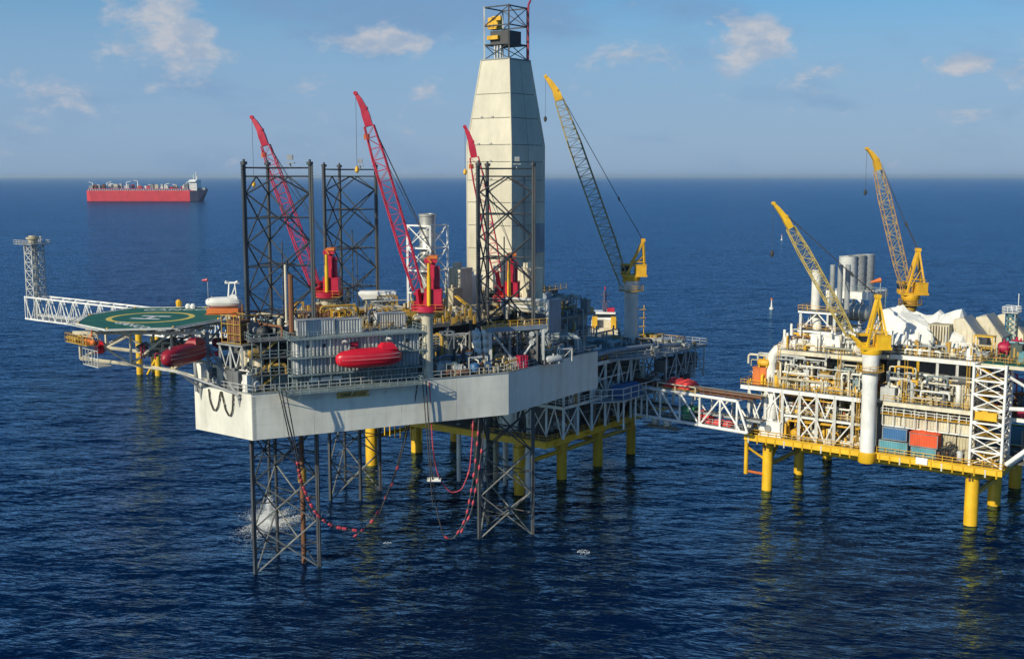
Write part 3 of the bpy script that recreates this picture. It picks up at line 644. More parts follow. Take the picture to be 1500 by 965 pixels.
# big V-braced frame in front of the right leg well
for s in (44.8, 55.5): strut(rig, 'frame_post', H(s, 5.2, DECK + .05), H(s, 5.2, 39.2), .3, 'light_grey', square=True)
MB().fbox(H, 44.2, 56.2, 4.9, 5.6, 39.2, 40.0).build('frame_beam', 'blue_grey', rig, smooth=False)
for s in (45.2, 55.2): strut(rig, 'frame_brace', H(50.2, 5.2, DECK + .3), H(s, 5.2, 39.1), .22, 'light_grey')
strut(rig, 'frame_brace', H(50.2, 5.2, DECK + .3), H(50.2, 5.2, 39.1), .1, 'mid_grey')
railing(rig, [H(44.2, 5.0, 40.0), H(56.2, 5.0, 40.0)], 1.1, 'yellow', 1.6, .05)
MB().fbox(H, 44.2, 56.2, 5.6, 7.5, 39.6, 40.0).build('frame_deck', 'ochre', rig, smooth=False)
# upper structures: cream winch houses, white pipes and the tall grey box beside the cantilever
for (px, py, Y, w_, dd, hh, mt_) in ((672, 445, 232, 4.2, 4, 8.0, 'cream'), (690, 447, 236, 3.2, 4, 6.5, 'white_paint'), (665, 445, 226, 2.2, 3, 4.2, 'sand'), (775, 425, 236, 4.5, 4, 6.5, 'cream')):
    p = aty(px, py, Y); eqbox(rig, Fr(p, E1), 0, 0, UD, w_, dd, hh + (p.z - UD) * .5, mt_, 'winch_house')
bx = aty(803, 520, 228); eqbox(rig, Fr(bx, E1), 0, 0, DECK + .06, 3.6, 4.5, 10.5, 'blue_grey', 'mud_tower')
for i in range(4):
    a, b_ = aty(736 + i * 2, 437 + i * 5, 222), aty(802, 441 + i * 6, 222); pipe(rig, [a - Z * 2, a, b_, b_ - Z * 3], .38 - i * .03, 'white_paint' if i % 2 == 0 else 'cream', 'mud_pipe')
yb = aty(668, 462, 222)
for i in range(2):                                         # bright yellow zigzag stair
    a = yb + E1 * 0 + Z * (i * 1.9); q = a + E1 * (3.2 if i % 2 == 0 else 0); p = a + E1 * (0 if i % 2 == 0 else 3.2); MB().beam(p, q + Z * 1.9, .9, .2).build('yellow_stair', 'yellow', rig, smooth=False)
wp = aty(620, 432, 236)
# jacking frames, one for each chord of each leg
LEGS = {}
def leg_pts(pxs, dx): return [atz(px, py, 0) + Vector((dx, 0, 0)) for px, py in pxs]
LEGS['near'] = leg_pts([(381, 840), (473, 829), (413, 810)], -.7)
LEGS['far'] = leg_pts([(489, 732), (561, 718), (510, 708)], -.6)
LEGS['right'] = leg_pts([(707.6, 788.6), (784.4, 782), (720, 768)], -.6)
for nm, pts in LEGS.items():
    cc = sum(pts, Vector()) / 3
    for p in pts:
        fr = Fr(p, (p - cc)); b = MB()
        for q in (-1.5, 1.05): b.fbox(fr, -.9, 1.2, q, q + .45, DECK + .06, 43.2 if nm != 'right' else 39)
        top = 43.2 if nm != 'right' else 39
        for z in (36, 40, top - .35):
            if z < top: b.fbox(fr, -1.0, -.5, -1.04, 1.04, z, z + .35)
        b.build('jacking_frame', 'dark_grey', rig, smooth=False)
        for z in (33.6, 35.2, 36.8, 38.4 if nm == 'right' else 38.4, 40.6, 42.0):
            if z < top:
                for q in (-1.75, 1.75): MB().tube(fr(.1, q - .22, z), fr(.1, q + .22, z), .5, n=10).build('gear_motor', 'dark_steel' if z % 2 > 1 else 'mid_grey', rig)

# ------------------------------------------------------------------ legs
def make_leg(pts, label, ztop=68.9):
    c = sum(pts, Vector()) / 3; t = thing('lattice_leg', (c.x, c.y, -6), label, 'rig leg', 'triangular lattice legs of the drilling rig')
    for p in pts:
        b = MB(); b.tube(Vector((p.x, p.y, -6)), Vector((p.x, p.y, ztop)), .30, n=12); fr = Fr(p, p - c)
        b.fbox(fr, .24, .40, -.24, .24, -6, ztop); k = 0
        z = 33.0
        while z < ztop: b.fbox(fr, .401, .52, -.2, .2, z, z + .22); z += .5
        b.build('chord', 'leg_steel', t)
        MB().lathe((p.x, p.y, ztop), Z, [(0, .55), (.5, .55), (.51, .2), (.9, .2)], 10).build('chord_cap', 'leg_steel', t)
    nodes = [64.2 - 8 * i for i in range(9)]
    for i in range(3):
        a, b_ = pts[i], pts[(i + 1) % 3]
        dirv = (b_ - a).normalized() * .3
        def at(p, z, s_): return Vector((p.x, p.y, z)) + Vector((dirv.x, dirv.y, 0)) * s_
        for zt in (ztop - .5, ztop - 1.9): strut(t, 'horizontal_brace', at(a, zt, 1), at(b_, zt, -1), .13, 'leg_steel')
        m_ = (at(a, ztop - 1.9, 0) + at(b_, ztop - 1.9, 0)) / 2
        for p, s_ in ((a, 1), (b_, -1)): strut(t, 'diagonal_brace', m_, at(p, nodes[0], s_), .14, 'leg_steel')
        for z0 in nodes[:-1]:
            if 25 < z0 - 7 and z0 < 31: continue
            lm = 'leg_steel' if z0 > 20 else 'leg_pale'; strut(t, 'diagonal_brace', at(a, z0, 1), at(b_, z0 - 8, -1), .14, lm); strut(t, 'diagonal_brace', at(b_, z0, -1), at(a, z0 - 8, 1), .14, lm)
            strut(t, 'horizontal_brace', at(a, z0 - 4, 1), at(b_, z0 - 4, -1), .11, 'leg_steel')
        # small internal struts between the brace crossings
    for z0 in nodes[:-1]:
        mids = [(Vector((pts[i].x, pts[i].y, z0 - 4)) + Vector((pts[(i + 1) % 3].x, pts[(i + 1) % 3].y, z0 - 4))) / 2 for i in range(3)]
        for i in range(3): strut(t, 'span_breaker', mids[i], mids[(i + 1) % 3], .08, 'leg_steel')
    q = c + Vector((.8, 1.0, 0))
    for k in range(2): strut(t, 'riser_pipe', Vector((q.x + k * .9, q.y, 25)), Vector((q.x + k * .9, q.y, 56 - k * 3)), .12, 'leg_steel')
    lb = MB(); lp = Vector((pts[1].x, pts[1].y, 0)).lerp(Vector((pts[0].x, pts[0].y, 0)), .3); lb.box(lp + Z * (ztop + .3), (1.4, 1.0, .2)); lb.box(lp + Z * (ztop + 1.2), (.9, .7, .8)); lb.beam(lp + Z * (ztop - .6), lp + Z * (ztop + .3), .2); lb.build('beacon_box', 'mid_grey', t, smooth=False)
    return t
make_leg(LEGS['near'], 'dark lattice leg nearest the helideck, standing beside the foaming water outfall')
make_leg(LEGS['far'], 'dark lattice leg farther back, behind the left red crane, in the middle of the three')
make_leg(LEGS['right'], 'dark lattice leg standing in front of the tall cream derrick')

# ------------------------------------------------------------------ boxes and boats on the rig
container('deck_container', H, 8.8, 3.0, 40.83, 6.1, 2.4, 2.7, 'container_grey', 'long grey container on the accommodation roof nearest the bow end')
container('deck_container', H, 15.3, 3.2, 40.83, 4.4, 2.4, 2.5, 'light_grey', 'shorter pale grey container on the accommodation roof beside the long grey one')
cpos = H.inv(atz(555, 482, UD)); container('deck_container', H, cpos[0], cpos[1], UD + .02, 5.0, 2.5, 2.7, 'light_grey', 'white ribbed container at the front edge of the yellow pipe deck')
b_ = H.inv(atz(765, 540, DECK)); container('tool_box', H, b_[0], b_[1] + .6, DECK + .06, 1.3, 1.6, 2.2, 'magenta_red', 'small magenta cargo box on deck under the V-shaped braces', 'cargo box', frame='magenta_red')
b_ = H.inv(atz(640, 542, DECK)); container('tool_box', H, b_[0] + .2, b_[1] + .6, DECK + .06, 1.9, 1.8, 1.9, 'container_blue', 'blue box with a pale lid on deck right of the near crane post', 'cargo box', frame='light_grey')
def lifeboat(name, c, axis, ln, wd, ht, mat, label, deckhouse=.8):
    axis = Vector((axis[0], axis[1], 0)).normalized(); sd = Vector((-axis.y, axis.x, 0)); c = Vector(c)
    t = thing(name, c - Z * ht * .5, label, 'lifeboat', 'enclosed lifeboats of the drilling rig'); n = 20
    def ring(x, z_lo, z_hi, wf, part):
        out_ = []; e = max(0.0, 1 - abs(2 * x - 1) ** 3.2); w_ = wd / 2 * (e ** .55) * wf + .03; cx = c + axis * ((x - .5) * ln)
        zl = z_lo * (e ** .35); zh = z_hi * (e ** .4)
        for i in range(n):
            a = 2 * math.pi * i / n; ca, sa = math.cos(a), math.sin(a); q = (abs(ca) ** .75) * (1 if ca > 0 else -1); s_ = (abs(sa) ** .8) * (1 if sa > 0 else -1)
            out_.append(cx + sd * (w_ * q) + Z * (zh * s_ if s_ > 0 else zl * s_))
        return out_
    xs = [0, .015, .05, .1, .18, .3, .42, .54, .66, .78, .86, .92, .96, .985, 1]
    hull = MB().rings([ring(x, ht * .46, ht * .46, 1, 0) for x in xs]).build('hull', mat, t)
    cx = c + axis * (ln * .27) + Z * ht * .44
    b = MB(); b.rings([[cx + axis * (a * ln * .085 * f) + sd * (wd * .24 * g * f) + Z * h for a, g in ((-1, -1), (1, -1), (1, 1), (-1, 1))] for h, f in ((-.3, 1.5), (ht * .12, 1.1), (ht * .22, .75))]); b.build('conning_tower', mat, t, smooth=False)
    b = MB()
    for i in range(26):
        x = .08 + .84 * i / 25; e = max(0.0, 1 - abs(2 * x - 1) ** 3.2)
        for sgn in (-1, 1): b.box(c + axis * ((x - .5) * ln) + sd * (sgn * (wd / 2 * e ** .55 + .05)) - Z * .05, (.16, .05, .06), (axis, sd, Z)); b.box(c + axis * ((x - .5) * ln) + sd * (sgn * (wd / 2 * e ** .55 * .93 + .06)) + Z * ht * .17, (.16, .05, .06), (axis, sd, Z))
    b.build('grab_line', 'line_white', t, smooth=False)
    b = MB()
    for sgn in (-1, 1): b.path([c + axis * ((x - .5) * ln) + sd * (sgn * (wd / 2 * (1 - abs(2 * x - 1) ** 3.2) ** .55 + .04)) - Z * .2 for x in [.06 + .88 * k / 12 for k in range(13)]], .07, 5)
    b.build('fender', mat, t)
    for f in (-.33, .33): MB().fbox(Fr(c + axis * ln * f, axis), -.15, .15, -.15, .15, c.z + ht * .40, c.z + ht * .52).build('lifting_hook', 'mid_grey', t, smooth=False)
    return t
def davit(parent, c, axis, ln, wd, ht, mat, back):
    axis = Vector((axis[0], axis[1], 0)).normalized()
    for f in (-.33, .33):
        p = Vector(c) + axis * ln * f; top = p + Z * (ht * .5 + 1.1); b = MB(); b.path(elbows([p + back * 3.2 - Z * ht * .8, p + back * 3.0 + Z * (ht * .5 + .3), top + back * 1.4, top], .8), .2, 6); b.build('davit_arm', mat, parent); rope(parent, top, p + Z * ht * .5, .04)
lc = H(19.5, -1.2, 0); lc.z = 37.3
lifeboat('lifeboat', lc, H.ex, 11.6, 3.3, 3.5, 'boat_red', 'bright red enclosed lifeboat hanging on the long side of the rig'); davit(rig, lc, H.ex, 11.6, 3.3, 3.5, 'light_grey', H.ey)
lc2 = aty(270, 519, 186); ax2 = (aty(303, 512, 194) - aty(237, 526, 182)); lifeboat('lifeboat', lc2, ax2, 11.5, 3.2, 3.5, 'boat_dark', 'dark red enclosed lifeboat slung under the right edge of the helideck')
# ================================================================== derrick on its cantilever
dc = aty(741, 300, 249); D = Fr(dc, E1); ZB, ZK, ZT = 43.0, 73.5, 91.0
hw0, hw1 = 5.85, 3.65
cant = thing('cantilever', (dc.x, dc.y, 33), 'dark cantilever carrying the cream derrick out over the neighbouring platform', 'cantilever')
for s in (-5.2, 4.4): MB().fbox(D, s, s + .8, -34, 8.5, 36.2, 40.1).build('cantilever_girder', 'dark_grey', cant, smooth=False)
MB().fbox(D, -8, 9, -14, 9.2, 40.1 + .12, 40.6).build('drill_floor_base', 'deck_grey', cant, smooth=False)
MB().fbox(D, -7.2, 8, -8, 8.2, 40.62, 42.9).build('substructure', 'dark_grey', cant, smooth=False)
for s in (-7.6, -3, 3, 8.4): strut(cant, 'substructure_post', D(s, -8.3, 40.6), D(s, -8.3, 43), .2, 'mid_grey', square=True)
MB().fbox(D, -9, 9.6, -9.6, 9.6, 42.92, 43.0).build('drill_floor', 'deck_grey', cant, smooth=False)
railing(cant, [D(-9, 9, 43), D(-9, -9.6, 43), D(9.6, -9.6, 43), D(9.6, 9, 43)], 1.1, 'yellow', 2, .05)
clutter(cant, D, -8.6, 9, -13.5, -8.6, 40.6, 26, 41, ['cream', 'white_paint', 'sand', 'ochre', 'yellow', 'mid_grey', 'light_grey'], 3.2, .45)
clutter(cant, D, 8.5, 17, -9, 8, 38.5, 30, 42, ['mid_grey', 'dark_grey', 'teal_grey', 'light_grey', 'ochre', 'white_paint'], 4.0, .5)
MB().fbox(D, 8.2, 17.5, -9.5, 8.5, 38.0, 38.5).build('side_deck', 'deck_grey', cant, smooth=False)
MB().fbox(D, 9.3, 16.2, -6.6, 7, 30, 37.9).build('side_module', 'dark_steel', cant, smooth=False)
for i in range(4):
    for z0, z1 in ((30.2, 33.8), (34.2, 37.8)): corrugated(cant, D(9.3 + i * 1.75, -6.7), D(9.3 + (i + 1) * 1.75 - .06, -6.7), z0, z1, ('mid_grey', 'teal_grey', 'dark_grey', 'blue_grey')[(i + int(z0)) % 4], .45, .12, 'module_panel'); corrugated(cant, D(16.3, -6.6 + i * 3.4), D(16.3, -6.6 + (i + 1) * 3.4 - .06), z0, z1, ('teal_grey', 'mid_grey', 'dark_grey')[(i + int(z0)) % 3], .45, .12, 'module_panel')
MB().fbox(D, 16.5, 18.2, -9, 7, 33.9, 34.05).build('module_walkway', 'mid_grey', cant, smooth=False); railing(cant, [D(18.2, 7, 34.05), D(18.2, -9, 34.05), D(8.5, -9, 34.05)], 1.1, 'light_grey', 1.6, .05)
for i in range(7): pipe(cant, [D(16.9 + (i % 3) * .5, -8 + i * 2.2, 30), D(16.9 + (i % 3) * .5, -8 + i * 2.2, 37 + (i % 2) * 2.5), D(12, -8 + i * 2.2, 37 + (i % 2) * 2.5)], .14 + .05 * (i % 3), ('light_grey', 'sand', 'mid_grey')[i % 3], 'standpipe')
clutter(cant, D, 16.4, 18, -8.6, 6.5, 34.05, 14, 43, ['mid_grey', 'light_grey', 'ochre', 'teal_grey'], 2.4, .4)
for s in (9, 12.5, 16.6):
    for z0 in (30, 34): lattice_bay(cant, D(s, -9.2), D(s, -2), z0, z0 + 4, .12, 'mid_grey', 'x')
for i in range(9): pipe(cant, [D(9 + i * .9, -9.0, 33), D(9 + i * .9, -9.0, 40.5 + (i % 3)), D(9 + i * .9, 2, 40.5 + (i % 3))], .16, ['sand', 'light_grey', 'teal_grey'][i % 3], 'standpipe')
for i in range(7):                                         # pale vent heads along the far end
    p = aty(818 + i * 4.5, 436, 262); MB().lathe(p, Z, [(-3.5, .18), (0, .18), (.02, .42), (.5, .42), (.9, .1)], 8).build('vent_head', ['white_paint', 'orange', 'cream'][i % 3], cant)
der = thing('derrick', (dc.x, dc.y, ZB), 'tall tapering cream clad derrick with open crown on top', 'derrick')
def hw(z): return hw0 if z <= ZK else hw0 + (hw1 - hw0) * (z - ZK) / (ZT - ZK)
tiers = [43.05, 47.2, 52.0, 56.8, 61.6, 66.2, 70.0, 73.5, 79.0, 84.0, 91.0]
for k, (z0, z1) in enumerate(zip(tiers, tiers[1:])):
    a, b_ = hw(z0 + .06), hw(z1 - .06); g = .05; off = .0 if k % 2 else .05
    for f in range(4):
        fr = Fr(dc, (E1, Vector((-E1.y, E1.x, 0)), -E1, Vector((E1.y, -E1.x, 0)))[f]); nsp = 2 if f in (1, 3) else 1
        for i in range(nsp):
            u0, u1 = -1 + 2 * i / nsp + .012, -1 + 2 * (i + 1) / nsp - .012
            lo = [fr(a * u0, -a - off, z0 + .06), fr(a * u1, -a - off, z0 + .06), fr(a * u1, -a + .25, z0 + .06), fr(a * u0, -a + .25, z0 + .06)]
            hi = [fr(b_ * u0, -b_ - off, z1 - .06), fr(b_ * u1, -b_ - off, z1 - .06), fr(b_ * u1, -b_ + .25, z1 - .06), fr(b_ * u0, -b_ + .25, z1 - .06)]
            MB().rings([lo, hi]).build('cladding_panel', 'cladding', der, smooth=False)
MB().rings([[D(sx * (hw(z) - .22), sy * (hw(z) - .22), z) for sx, sy in ((-1, -1), (1, -1), (1, 1), (-1, 1))] for z in (ZB + .02, ZK, ZT - .05)]).build('mast_core', 'dark_grey', der, smooth=False)
for sx, sy in ((-1, -1), (1, -1), (1, 1), (-1, 1)): MB().path([D(sx * hw(z), sy * hw(z), z) for z in (ZB, ZK, ZT)], .17, 6).build('corner_post', 'cladding', der)
for z in tiers[3:9]:
    for f in (.1, -.45): MB().box(D(f * hw(z), -hw(z) - .12, z + .2), (.5, .18, .35), D.ax()).build('flood_lamp', 'mid_grey', der, smooth=False)
MB().fbox(D, -hw1 - .15, hw1 + .15, -hw1 - .15, hw1 + .15, ZT, ZT + .2).build('top_deck', 'mid_grey', der, smooth=False)
cw = 3.2; ZC = 102.0
for sx, sy in ((-1, -1), (1, -1), (1, 1), (-1, 1)): strut(der, 'crown_post', D(sx * cw, sy * cw, ZT + .2), D(sx * cw, sy * cw, ZC), .17, 'light_grey' if sx < 0 else 'leg_steel', square=True)
for z in (ZT + 3.2, ZT + 7, ZC - .2):
    for a, b_ in (((-1, -1), (1, -1)), ((1, -1), (1, 1)), ((1, 1), (-1, 1)), ((-1, 1), (-1, -1))): strut(der, 'crown_beam', D(a[0] * cw, a[1] * cw, z), D(b_[0] * cw, b_[1] * cw, z), .12, 'leg_steel', square=True)
for f, kinds in enumerate((('x', '/'), ('\\', 'x'), ('/', 'x'), ('x', '\\'))):
    cs = ((-1, -1), (1, -1), (1, 1), (-1, 1)); a, b_ = cs[f], cs[(f + 1) % 4]; lattice_bay(der, D(a[0] * cw, a[1] * cw), D(b_[0] * cw, b_[1] * cw), ZT + .2, ZT + 3.2, .09, 'leg_steel', 'x'); lattice_bay(der, D(a[0] * cw, a[1] * cw), D(b_[0] * cw, b_[1] * cw), ZT + 7, ZC - .2, .09, 'leg_steel', kinds[1])
b = MB().fbox(D, -2.3, 2.3, -2.3, 2.3, ZT + 3.3, ZT + 6.0); b.fbox(D, -2.9, 2.9, -2.9, 2.9, ZT + 3.1, ZT + 3.3); b.build('crown_block', 'dark_steel', der, smooth=False)
b = MB().fbox(D, -2.4, -.2, -3.0, -1.0, ZT + 6.3, ZT + 8.7); b.fbox(D, -2.6, .2, -3.1, -1.2, ZT + 4.2, ZT + 5.0); b.fbox(D, -1.4, .9, -3.0, -2.6, ZT + 8.0, ZT + 8.9)
for q in (-2.2, -1.2, -.3): b.tube(D(q, -3.15, ZT + 7.2), D(q, -2.5, ZT + 7.2), .6, n=10)
b.build('crown_sheaves', 'yellow', der, smooth=False)
b = MB()
for sx in (-.9, -.2, .6): b.fbox(D, sx, sx + .35, -2.9, -2.6, ZT + .2, ZT + 3)
b.build('crown_panel', 'light_grey', der, smooth=False)
MB().path([D(cw + .3, cw, ZT + .2), D(cw + .3, cw, ZC - 1), D(cw + .35, cw, ZC + .6), D(cw + .9, cw, ZC + 1.4)], .22, 6).build('burner_pipe', 'magenta_red', der)
for q in (-.5, .7): pipe(der, [D(hw0 + .3, q * 3, ZB + 6), D(hw0 + .3, q * 3, ZB + 24)], .14, 'mid_grey', 'side_pipe')
MB().fbox(D, hw0 + .05, hw0 + 1.1, 1.5, 4.5, ZB + 8, ZB + 14).build('side_cabinet', 'blue_grey', der, smooth=False)

# ================================================================== red cranes
p = aty(478, 432, 224); red_crane((p.x, p.y), 43.6, (463, 422), (381, 191), (369, 172), 224, 'red crane behind the near dark leg, boom leaning left over the helideck side')
p = H(31, 1.4); red_crane((p.x, p.y), 43.9, (612, 424), (533, 159), (521, 137), p.y, 'red crane with the tallest boom, on a cream post at the near hull side')
p = aty(742, 436, 227); red_crane((p.x, p.y), 42.4, (728, 398), (690, 208), (681, 186), 227, 'red crane in front of the derrick, seen through the right lattice leg', dark=True, floor_z=UD)

# ================================================================== exhaust stack in its white frame
p = aty(627, 440, 226); st = thing('exhaust_stack', (p.x, p.y, UD), 'silver exhaust stack inside a white braced frame between the red cranes', 'exhaust stack'); SF = Fr(p, E1); zt = aty(627, 313, 226).z; zf = aty(627, 330, 226).z
MB().lathe((p.x, p.y, UD), Z, [(0, 1.55), (zt - UD - 8, 1.55), (zt - UD - 7.9, 1.62), (zt - UD - 7.6, 1.62), (zt - UD - 7.5, 1.55), (zt - UD - .6, 1.55), (zt - UD - .5, 1.7), (zt - UD - .1, 1.7), (zt - UD, 1.45), (zt - UD - .6, 1.3)], 22).build('flue', 'silver', st)
cs = [SF(-2.9, -2.6), SF(2.9, -2.6), SF(2.9, 2.6), SF(-2.9, 2.6)]
for c_ in cs: strut(st, 'frame_post', Vector((c_.x, c_.y, UD)), Vector((c_.x, c_.y, zf)), .2, 'white_fresh', square=True)
for i in range(4):
    for k in range(4):
        z0 = UD + (zf - UD) * k / 4; z1 = UD + (zf - UD) * (k + 1) / 4; a, b_ = cs[i], cs[(i + 1) % 4]
        strut(st, 'frame_beam', Vector((a.x, a.y, z1)), Vector((b_.x, b_.y, z1)), .14, 'white_fresh', square=True); lattice_bay(st, a, b_, z0, z1, .1, 'white_fresh', 'x' if k > 1 else 'k')
for k in (1, 2, 3): MB().fbox(SF, -2.8, 2.8, -2.5, -1.8, UD + (zf - UD) * k / 4, UD + (zf - UD) * k / 4 + .1).build('landing', 'light_grey', st, smooth=False)

# ================================================================== helideck
HZ = 42.7
oct_px = [(112, 473.7), (130, 461.6), (198, 451), (303.6, 450.3), (331, 455.5), (321, 467.7), (253, 479.8), (154.5, 482.4)]
oc = [atz(a, b_, HZ) for a, b_ in oct_px]; hc = sum(oc, Vector()) / 8
hd = thing('helideck', (hc.x, hc.y, 33), 'green eight-sided helideck with yellow ring and white H beyond the bow', 'helideck')
MB().prism(oc, HZ - .35, HZ).build('landing_deck', 'heli_green', hd, smooth=False)
def ell(cx, rx, ry, r0, r1, z, n=56):
    vs = []; 
    for i in range(n):
        a = 2 * math.pi * i / n
        for r in (r0, r1): vs.append(Vector((cx.x + math.cos(a) * rx * r, cx.y + math.sin(a) * ry * r, z)))
    return MB().add(vs, [(2 * i, 2 * i + 1, (2 * i + 3) % (2 * n), (2 * i + 2) % (2 * n)) for i in range(n)])
rc = atz(221, 464.8, HZ); rx = (atz(284, 464, HZ).x - atz(160, 464, HZ).x) / 2; ry = rx * 1.06
ell(rc, rx, ry, .87, 1.0, HZ + .005).build('landing_circle', 'line_yellow', hd, smooth=False)
hx = Vector((.22, .97, 0)).normalized(); hy = Vector((-hx.y, hx.x, 0)); b = MB()
for c_, sx, sy in ((-1.5 * hx, .85, 5.4), (1.5 * hx, .85, 5.4), (Vector(), 3.0, .9)): b.box(Vector((rc.x, rc.y, HZ + .008)) + c_ * (1.25 if c_.length else 1), (sx * 1.2, sy, .004), (hx, hy, Z))
b.build('letter_h', 'line_white', hd, smooth=False)
pe = (oc[2] + oc[3]) / 2; lettering('GANCO LEX', 3.2, 'line_white', hd, Vector((pe.x + 5, pe.y - 3.2, HZ + .006)), oc[3] - oc[2], Vector((0, 1, 0)), .001)
pe = (oc[7] + oc[0]) / 2; lettering('GANCO', 3.0, 'line_white', hd, Vector((pe.x + 6.2, pe.y + 1.6, HZ + .006)), oc[7] - oc[0], Vector((.4, 1, 0)), .001)
# safety net frames, gutter and lights round the edge
for i in range(8):
    a, b_ = oc[i], oc[(i + 1) % 8]; m_ = (a + b_) / 2; nrm = (m_ - hc); nrm.z = 0; nrm.normalize(); k = max(2, int((b_ - a).length / 2.2))
    net = MB()
    for j in range(k + 1):
        p = a.lerp(b_, j / k); net.beam(p - Z * .25, p + nrm * 1.5 - Z * .05, .09)
    net.beam(a + nrm * 1.5 - Z * .05, b_ + nrm * 1.5 - Z * .05, .10); net.beam(a + nrm * .75 - Z * .16, b_ + nrm * .75 - Z * .16, .06); net.beam(a + nrm * .05 - Z * .1, b_ + nrm * .05 - Z * .1, .22, .3)
    for j in range(int((b_ - a).length / .55)):
        p = a.lerp(b_, (j + .5) * .55 / (b_ - a).length); net.beam(p + nrm * .1 - Z * .2, p + nrm * 1.48 - Z * .06, .03)
    net.build('safety_net', 'net_white', hd, smooth=False)
    MB().box(a - nrm * .3 + Z * .12, (.25, .25, .24)).build('edge_light', 'yellow', hd, smooth=False)
# underside truss
for i in range(6):
    f = (i + .5) / 6; a = oc[0].lerp(oc[7], f); xx = oc[0].x + 1.5 + f * (oc[5].x - oc[0].x - 3); p, q = Vector((xx, hc.y - 11.5, HZ - .9)), Vector((xx, hc.y + 11.5, HZ - .9)); strut(hd, 'deck_beam', p, q, .3, 'mid_grey', square=True)
for y in (-9, -3, 3, 9): strut(hd, 'deck_beam', Vector((hc.x - 11, hc.y + y, HZ - 1.5)), Vector((hc.x + 11, hc.y + y, HZ - 1.5)), .28, 'cream', square=True)
foot = [BF(1.2, .5, 33), BF(BL - 2, .5, 33)]
for yo, dx in ((-7.5, 0), (5.0, 0)):
    lo = [Vector((hc.x - 10.5, hc.y + yo, 36.6)), Vector((hc.x - 2, hc.y + yo, 35.6)), Vector((hc.x + 5, hc.y + yo - .3, 34.6)), BF(2.5 if yo < 0 else .8, 1.0 if yo < 0 else 9, 33.3)]
    up_ = [Vector((hc.x - 10.5, hc.y + yo, HZ - 1.6)), Vector((hc.x - 2, hc.y + yo, HZ - 1.6)), Vector((hc.x + 5, hc.y + yo - .3, HZ - 1.6)), Vector((hc.x + 11, hc.y + yo, HZ - 1.6))]
    for p, q in zip(lo, lo[1:]): strut(hd, 'support_chord', p, q, .33, 'cream')
    for p, q in zip(lo[:3], up_): strut(hd, 'support_post', p, q, .26, 'cream')
    for p, q in zip(lo[:3], up_[1:]): strut(hd, 'support_brace', p, q, .2, 'cream')
    strut(hd, 'support_brace', lo[1], up_[0], .18, 'cream'); strut(hd, 'support_brace', lo[3], up_[3], .3, 'mid_grey')
for k in range(3): strut(hd, 'support_tie', Vector((hc.x - 10.5 + k * 7.7, hc.y - 7.5, 36.6 - k)), Vector((hc.x - 10.5 + k * 7.7, hc.y + 5, 36.6 - k)), .2, 'cream')
for q in (0, 1): strut(hd, 'bow_strut', BF(1.0 + q * (BL - 3.5), -.35, 31.5), Vector((hc.x + 9, hc.y - 9 + q * 4, HZ - 1.7)), .26, 'mid_grey')
strut(hd, 'bow_strut', BF(BL * .82, -.4, 32.2), aty(262, 545, 184), .2, 'light_grey'); strut(hd, 'bow_strut', BF(BL * .12, -.4, 32.4), aty(262, 545, 184), .2, 'light_grey'); strut(hd, 'bow_strut', aty(262, 545, 184), Vector((hc.x + 3, hc.y - 7.8, 34.8)), .2, 'light_grey')
HF = Fr(oc[0], oc[7] - oc[0])
MB().fbox(HF, -1, 7, -1.6, .4, HZ - 3.0, HZ - 2.85).build('access_landing', 'ochre', hd, smooth=False); railing(hd, [HF(-1, .4, HZ - 2.85), HF(-1, -1.6, HZ - 2.85), HF(7, -1.6, HZ - 2.85)], 1.4, 'ochre', 1.0, .06)
clutter(hd, HF, -.5, 6.5, -1.2, .2, HZ - 2.85, 8, 51, ['ochre', 'orange', 'sand', 'rust'], 1.5, .4, (.06, .12))
MB().fbox(HF, 3, 8.5, -.5, 2, 36.2, 36.35).build('lower_landing', 'light_grey', hd, smooth=False); railing(hd, [HF(3, 2, 36.35), HF(3, -.5, 36.35), HF(8.5, -.5, 36.35)], 2.6, 'light_grey', 1.0, .06)
clutter(hd, Fr((hc.x - 4, hc.y - 8), (1, 0)), 0, 16, 0, 14, 36.5, 26, 52, ['dark_steel', 'dark_grey', 'mid_grey', 'cream', 'magenta_red'], 3.2, .45)
for (px, py) in ((262, 441), (276, 447), (283, 447)):
    p = aty(px, py + 4, hc.y + 14); MB().lathe(p, Z, [(-.5, .5), (.4, .6), (.8, .3)], 8).build('foam_monitor', 'yellow' if px < 270 else 'white_fresh', hd)
p = aty(304, 410, 205); strut(hd, 'wind_mast', Vector((p.x, p.y, HZ)), p, .05, 'light_grey'); MB().lathe(p, Vector((-1, .1, -.1)), [(0, .32), (1.0, .16)], 8).build('wind_sock', 'magenta_red', hd)
lc3 = aty(146, 513, 192); lifeboat('lifeboat', lc3 + Vector((-1.3, 3.8, 0)), Vector((.33, -.94, 0)), 8.0, 1.9, 2.0, 'boat_red', 'small red boat seen end-on under the left edge of the helideck')
